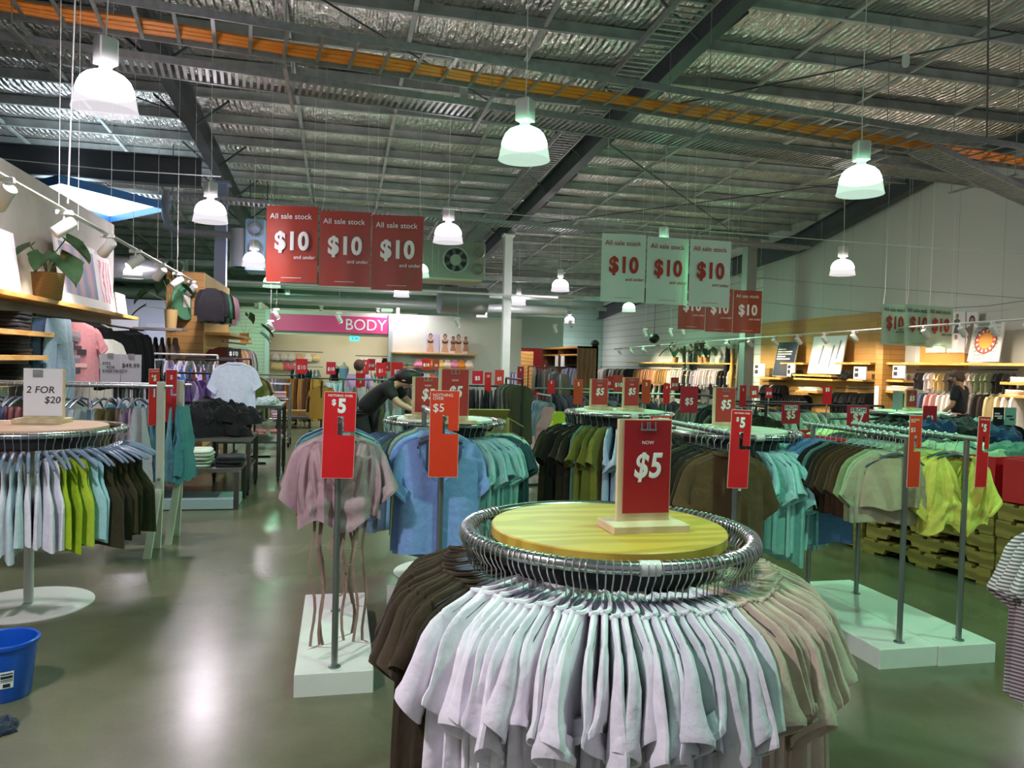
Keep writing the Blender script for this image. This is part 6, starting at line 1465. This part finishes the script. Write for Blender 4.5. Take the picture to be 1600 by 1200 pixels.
# ================================================================ SMALL RED SIGNS ACROSS THE FLOOR
signs = [  # px, py bottom, depth, width, height, figures, style, label
 (471, 584, 17.5, .25, .34, '$10', 'bright red $10 sign over the patterned trousers'), (517, 585, 18.5, .22, .30, '$10', 'dark red $10 sign over the pale blue garments'),
 (563, 606, 12.5, .15, .24, '3', 'red 3 hook sign beside the bending person'), (571, 588, 14, .12, .30, '5', 'tall dim red 5 sign behind the customer in lilac'),
 (580, 579, 17, .17, .26, '$10', 'red $10 sign above the customer in lilac'), (595, 589, 16, .20, .30, '$1', 'red $1 sign behind the head of the bending person'),
 (605, 580, 18, .14, .22, '5', 'small red 5 sign left of the one behind the bending person'), (620, 592, 13, .20, .28, '$5', 'red $5 sign right of the head of the bending person'),
 (666, 578, 20, .22, .30, '$10', 'red $10 sign before the orange bikini tops'), (681, 578, 20, .18, .28, '10', 'narrow red 10 sign before the pink bikini tops'),
 (746, 600, 14, .20, .24, '$5', 'red $5 sign above the black trousers, left of the column'), (762, 612, 13.5, .12, .34, '10', 'tall red 10 sign on the posts above the black trousers'),
 (780, 602, 15, .18, .30, '$5', 'red $5 sign just left of the pale column'), (813, 600, 11.5, .10, .26, '5', 'tall dark red 5 sign over the long dark garments'),
 (861, 615, 11.2, .11, .20, '3', 'red 3 sign over the pink camisole'), (851, 577, 20, .14, .22, '3', 'dim red 3 sign before the walnut cabinet'),
 (903, 632, 8.2, .10, .27, '5', 'orange hook sign left of the first middle $5 sign'), (951, 607, 12.5, .14, .20, '$5', 'pinkish red $5 sign between the two middle $5 signs'),
 (966, 613, 11.5, .16, .26, '$10', 'red $10 sign partly behind the second middle $5 sign'), (1009, 631, 8.6, .10, .27, '5', 'orange hook sign right of the second middle $5 sign'),
 (1041, 631, 9, .08, .24, '3', 'dark red 3 hook sign left of the tilted $5 sign'), (1054, 610, 13, .14, .22, '$10', 'crimson $10 sign behind the tilted $5 sign'),
 (1076, 645, 6.8, .165, .235, '$5', 'tilted red $5 card without a board left of the lone $5 sign'), (1160, 636, 7.8, .07, .22, '3', 'narrow dark red 3 sign right of the lone $5 sign'),
 (1178, 622, 11, .14, .18, '$5', 'small dark red $5 sign below the dark blue poster'), (1201, 622, 11.2, .11, .16, '$10', 'small red $10 sign beside the one below the dark blue poster'),
 (1292, 632, 10, .13, .24, '$5', 'dark red $5 sign before the middle oak bay')]
for i, (px, py, d, w, h, figs, lab) in enumerate(signs):
    p = atd(px, py, d); m = {7: RED, 0: mat('bright_red_card', 'e8202c', .4), 15: mat('dim_red_card', '8e1a20', .5)}.get(i, [RED2, CR2, RED][i % 3]) if 'orange' not in lab[:8] else mat('dull_orange_card', 'c0401c', .5)
    t = card_on_stem(p, .0, w, h, lab, figs, m)
    if h > w*1.7:
        for o in t.children_recursive:
            if o.type == 'FONT': o.location.z = h*.8
p = atd(1033, 652, 5.3); hook_sign((p.x, p.y, p.z-.12), 0, .155, .4, 'red nothing over $5 hook sign half hidden behind the large $5 sign', RED, 'bold')

# ================================================================ PEOPLE
def skin_body(name, verts, edges, radii, m, parent=None, levels=2):
    me = bpy.data.meshes.new(name); me.from_pydata(verts, edges, []); o = bpy.data.objects.new(name, me); COL.objects.link(o)
    md = o.modifiers.new('skin', 'SKIN'); sv = me.skin_vertices[0].data
    for i, r in enumerate(radii):
        sv[i].radius = r if isinstance(r, tuple) else (r, r); sv[i].use_root = (i == 0)
    sb = o.modifiers.new('sub', 'SUBSURF'); sb.levels = levels; sb.render_levels = levels
    dg = bpy.context.evaluated_depsgraph_get(); me2 = bpy.data.meshes.new_from_object(o.evaluated_get(dg)); bpy.data.objects.remove(o)
    me2.polygons.foreach_set('use_smooth', [True]*len(me2.polygons)); me2.name = name
    return obj(name, me2, m, parent)
def person(loc, rz, label, joints, skin, top, bottom, hair, sleeve=True, hairlong=False, hr=.128):
    """joints: dict of named points in the person's own frame (facing -Y)"""
    J = joints; names = ['pelvis', 'waist', 'chest', 'neck', 'head', 'crown', 'shl', 'ell', 'wrl', 'shr', 'elr', 'wrr', 'hpl', 'knl', 'anl', 'tol', 'hpr', 'knr', 'anr', 'tor']
    E_ = [('pelvis', 'waist'), ('waist', 'chest'), ('chest', 'neck'), ('neck', 'head'), ('head', 'crown'), ('chest', 'shl'), ('shl', 'ell'), ('ell', 'wrl'), ('chest', 'shr'), ('shr', 'elr'), ('elr', 'wrr'), ('pelvis', 'hpl'), ('hpl', 'knl'), ('knl', 'anl'), ('anl', 'tol'), ('pelvis', 'hpr'), ('hpr', 'knr'), ('knr', 'anr'), ('anr', 'tor')]
    Rd = dict(pelvis=(.15, .12), waist=(.14, .11), chest=(.16, .12), neck=.055, head=.095, crown=.075, shl=.065, ell=.045, wrl=.03, shr=.065, elr=.045, wrr=.03, hpl=.095, knl=.06, anl=.042, tol=.035, hpr=.095, knr=.06, anr=.042, tor=.035)
    V_ = [Vector(J[n]) for n in names]; ei = [(names.index(a), names.index(b_)) for a, b_ in E_]; R = [Rd[n] if n in ('neck', 'head', 'crown', 'ell', 'wrl', 'elr', 'wrr') else (tuple(.72*q for q in Rd[n]) if isinstance(Rd[n], tuple) else .72*Rd[n]) for n in names]
    # hands: palm, five fingers
    for w, e in (('wrl', 'ell'), ('wrr', 'elr')):
        d = (Vector(J[w])-Vector(J[e])).normalized(); s = d.cross(Vector((0, 0, 1))); s = s.normalized() if s.length > .1 else Vector((1, 0, 0)); iw = names.index(w)
        V_.append(Vector(J[w])+d*.07); R.append((.036, .02)); ip = len(V_)-1; ei.append((iw, ip))
        for k, (off, ln) in enumerate(((-.03, .07), (-.01, .085), (.01, .08), (.03, .065))):
            V_.append(V_[ip]+d*.03+s*off); R.append(.0095); V_.append(V_[ip]+d*ln*.8+s*off-Vector((0, 0, .012))); R.append(.008); V_.append(V_[ip]+d*ln*1.1+s*off-Vector((0, 0, .035))); R.append(.007)
            q = len(V_); ei += [(ip, q-3), (q-3, q-2), (q-2, q-1)]
        V_.append(Vector(J[w])+d*.045+s*.045); R.append(.0105); V_.append(Vector(J[w])+d*.085+s*.06); R.append(.008); q = len(V_); ei += [(ip, q-2), (q-2, q-1)]
    b_ = skin_body('person', V_, ei, R, skin); tag(b_, label, 'person'); b_.location = loc; b_.rotation_euler.z = rz
    def part(nm, ns, es, grow, m, cut=None):
        P_ = [Vector(J[n]) for n in ns]
        if cut:
            for n, to, f_ in cut: P_[ns.index(n)] = Vector(J[to])+(Vector(J[n])-Vector(J[to]))*f_
        RR = []
        for n in ns:
            r = Rd[n]; RR.append((r[0]+grow, r[1]+grow) if isinstance(r, tuple) else r+grow)
        skin_body(nm, P_, [(ns.index(a), ns.index(c)) for a, c in es], RR, m, b_)
    part('shirt', ['pelvis', 'waist', 'chest', 'shl', 'ell', 'shr', 'elr'], [('pelvis', 'waist'), ('waist', 'chest'), ('chest', 'shl'), ('shl', 'ell'), ('chest', 'shr'), ('shr', 'elr')], .022, top, [('ell', 'shl', .8), ('elr', 'shr', .8)])
    part('trousers', ['pelvis', 'hpl', 'knl', 'anl', 'hpr', 'knr', 'anr'], [('pelvis', 'hpl'), ('hpl', 'knl'), ('knl', 'anl'), ('pelvis', 'hpr'), ('hpr', 'knr'), ('knr', 'anr')], .016, bottom)
    hd, cr = Vector(J['head']), Vector(J['crown']); up = (cr-Vector(J['neck'])).normalized(); fw = Vector(J.get('face', (0, -1, 0))).normalized()
    sd = up.cross(fw).normalized()
    def local(x, y, z): return hd + sd*x + fw*y + up*z
    def blob(nm, c, r, m, n=12, sq=(1, 1, 1)):
        L = [[tuple(local(c[0]+r*sq[0]*math.sin(th)*math.cos(2*pi*k/n), c[1]+r*sq[1]*math.sin(th)*math.sin(2*pi*k/n), c[2]+r*sq[2]*math.cos(th))) for k in range(n)] for th in [pi*j/8+.001 for j in range(9)]]
        MB().loops(L).build(nm, m, b_)
    blob('hair', (0, -.04, .045), hr, hair, 18, (.95, 1.0, 1.05 if not hairlong else 1.2))
    if hairlong: blob('hair_tail', (0, -.07, -.09), .07, hair, 14, (1, .7, 1.7))
    EW, EP = mat('eye_white', 'e8e4e0', .4), mat('iris', '2a1c14', .3)
    for s in (-1, 1):
        blob('eye', (s*.034, .083, .008), .013, EW, 10); blob('iris', (s*.034, .094, .008), .006, EP, 8); blob('ear', (s*.098, -.005, -.005), .028, skin, 10, (.4, .7, 1.1))
    blob('nose', (0, .102, -.018), .017, skin, 10, (.8, 1.1, 1.4)); blob('mouth', (0, .09, -.052), .02, mat('lips', '9a5a50', .5), 10, (1.2, .4, .35))
    for s, a in ((-1, 'anl'), (1, 'anr')):
        q = Vector(J[a]); MB().loops([[(q.x+.048*math.cos(t_)*sc, q.y-.05+.13*math.sin(t_)*sc, zz) for t_ in [2*pi*k/16 for k in range(16)]] for sc, zz in ((1, 0), (1.04, .03), (.9, .06), (.5, .085))], True, True).build('shoe', BLKF, b_)
    return b_
STAND = dict(pelvis=(0, 0, .95), waist=(0, 0, 1.1), chest=(0, .01, 1.32), neck=(0, 0, 1.5), head=(0, -.02, 1.62), crown=(0, -.01, 1.70), shl=(-.19, 0, 1.42), ell=(-.24, -.03, 1.13), wrl=(-.2, -.2, .98), shr=(.19, 0, 1.42), elr=(.24, -.03, 1.13), wrr=(.2, -.2, .98), hpl=(-.1, 0, .88), knl=(-.11, -.01, .48), anl=(-.11, .02, .08), tol=(-.11, -.13, .04), hpr=(.1, 0, .88), knr=(.11, -.01, .48), anr=(.11, .02, .08), tor=(.11, -.13, .04))
BEND = dict(STAND, pelvis=(0, .18, .93), waist=(0, .08, 1.07), chest=(0, -.12, 1.24), neck=(0, -.27, 1.33), head=(0, -.38, 1.36), crown=(0, -.45, 1.40), face=(0, -.75, -.7), shl=(-.19, -.17, 1.29), ell=(-.24, -.34, 1.08), wrl=(-.18, -.52, 1.0), shr=(.19, -.17, 1.29), elr=(.24, -.34, 1.08), wrr=(.18, -.52, 1.0), hpl=(-.1, .17, .87), hpr=(.1, .17, .87), knl=(-.11, .05, .48), knr=(.11, .05, .48), anl=(-.11, .1, .08), anr=(.11, .1, .08), tol=(-.11, -.05, .04), tor=(.11, -.05, .04))
SK1, SK2 = mat('skin_tan', 'b98466', .55), mat('skin_fair', 'd4a48c', .55)
BK = mat('black_cotton', '1b1c1e', .85, bump=(30, .3)); HR = mat('dark_hair', '17120f', .5, bump=(60, .5))
p = atd(588, 640, 9.6)
person((p.x, p.y, 0), 1.25, 'person in black bending over a rail behind the mauve and blue tops', BEND, SK2, BK, BK, HR, hairlong=True)
p = atd(560, 640, 13.8)
person((p.x, p.y, 0), pi-.3, 'customer in a lilac top standing before the BODY department', STAND, SK2, fab('b8a4c8'), mat('dark_trousers', '2c2e38', .8), mat('brown_hair', '4a3424', .6), hr=.114).scale = (.9, .9, .9)
p = atd(1498, 650, 13.6)
person((p.x, p.y, -.06), pi+.5, 'man in a black t-shirt seen from behind before the graphic tees wall', dict(STAND, head=(0, -.06, 1.60), crown=(0, -.06, 1.68)), SK1, BK, mat('dark_trousers', '2c2e38', .8), mat('cropped_hair', '5a4434', .7), hr=.112)

# ---------------------------------------------------------------- lettering becomes plain mesh
bpy.context.view_layer.update()
dg = bpy.context.evaluated_depsgraph_get()
for o in [o for o in bpy.data.objects if o.type == 'FONT']:
    me = bpy.data.meshes.new_from_object(o.evaluated_get(dg), depsgraph=dg); me.name = 'lettering'
    nm, par, mb_, m = o.name, o.parent, o.matrix_basis.copy(), o.data.materials[0]
    bpy.data.objects.remove(o)
    if not len(me.polygons): continue
    n = bpy.data.objects.new('lettering', me); COL.objects.link(n); n.parent = par; n.matrix_basis = mb_
    if not me.materials: me.materials.append(m)
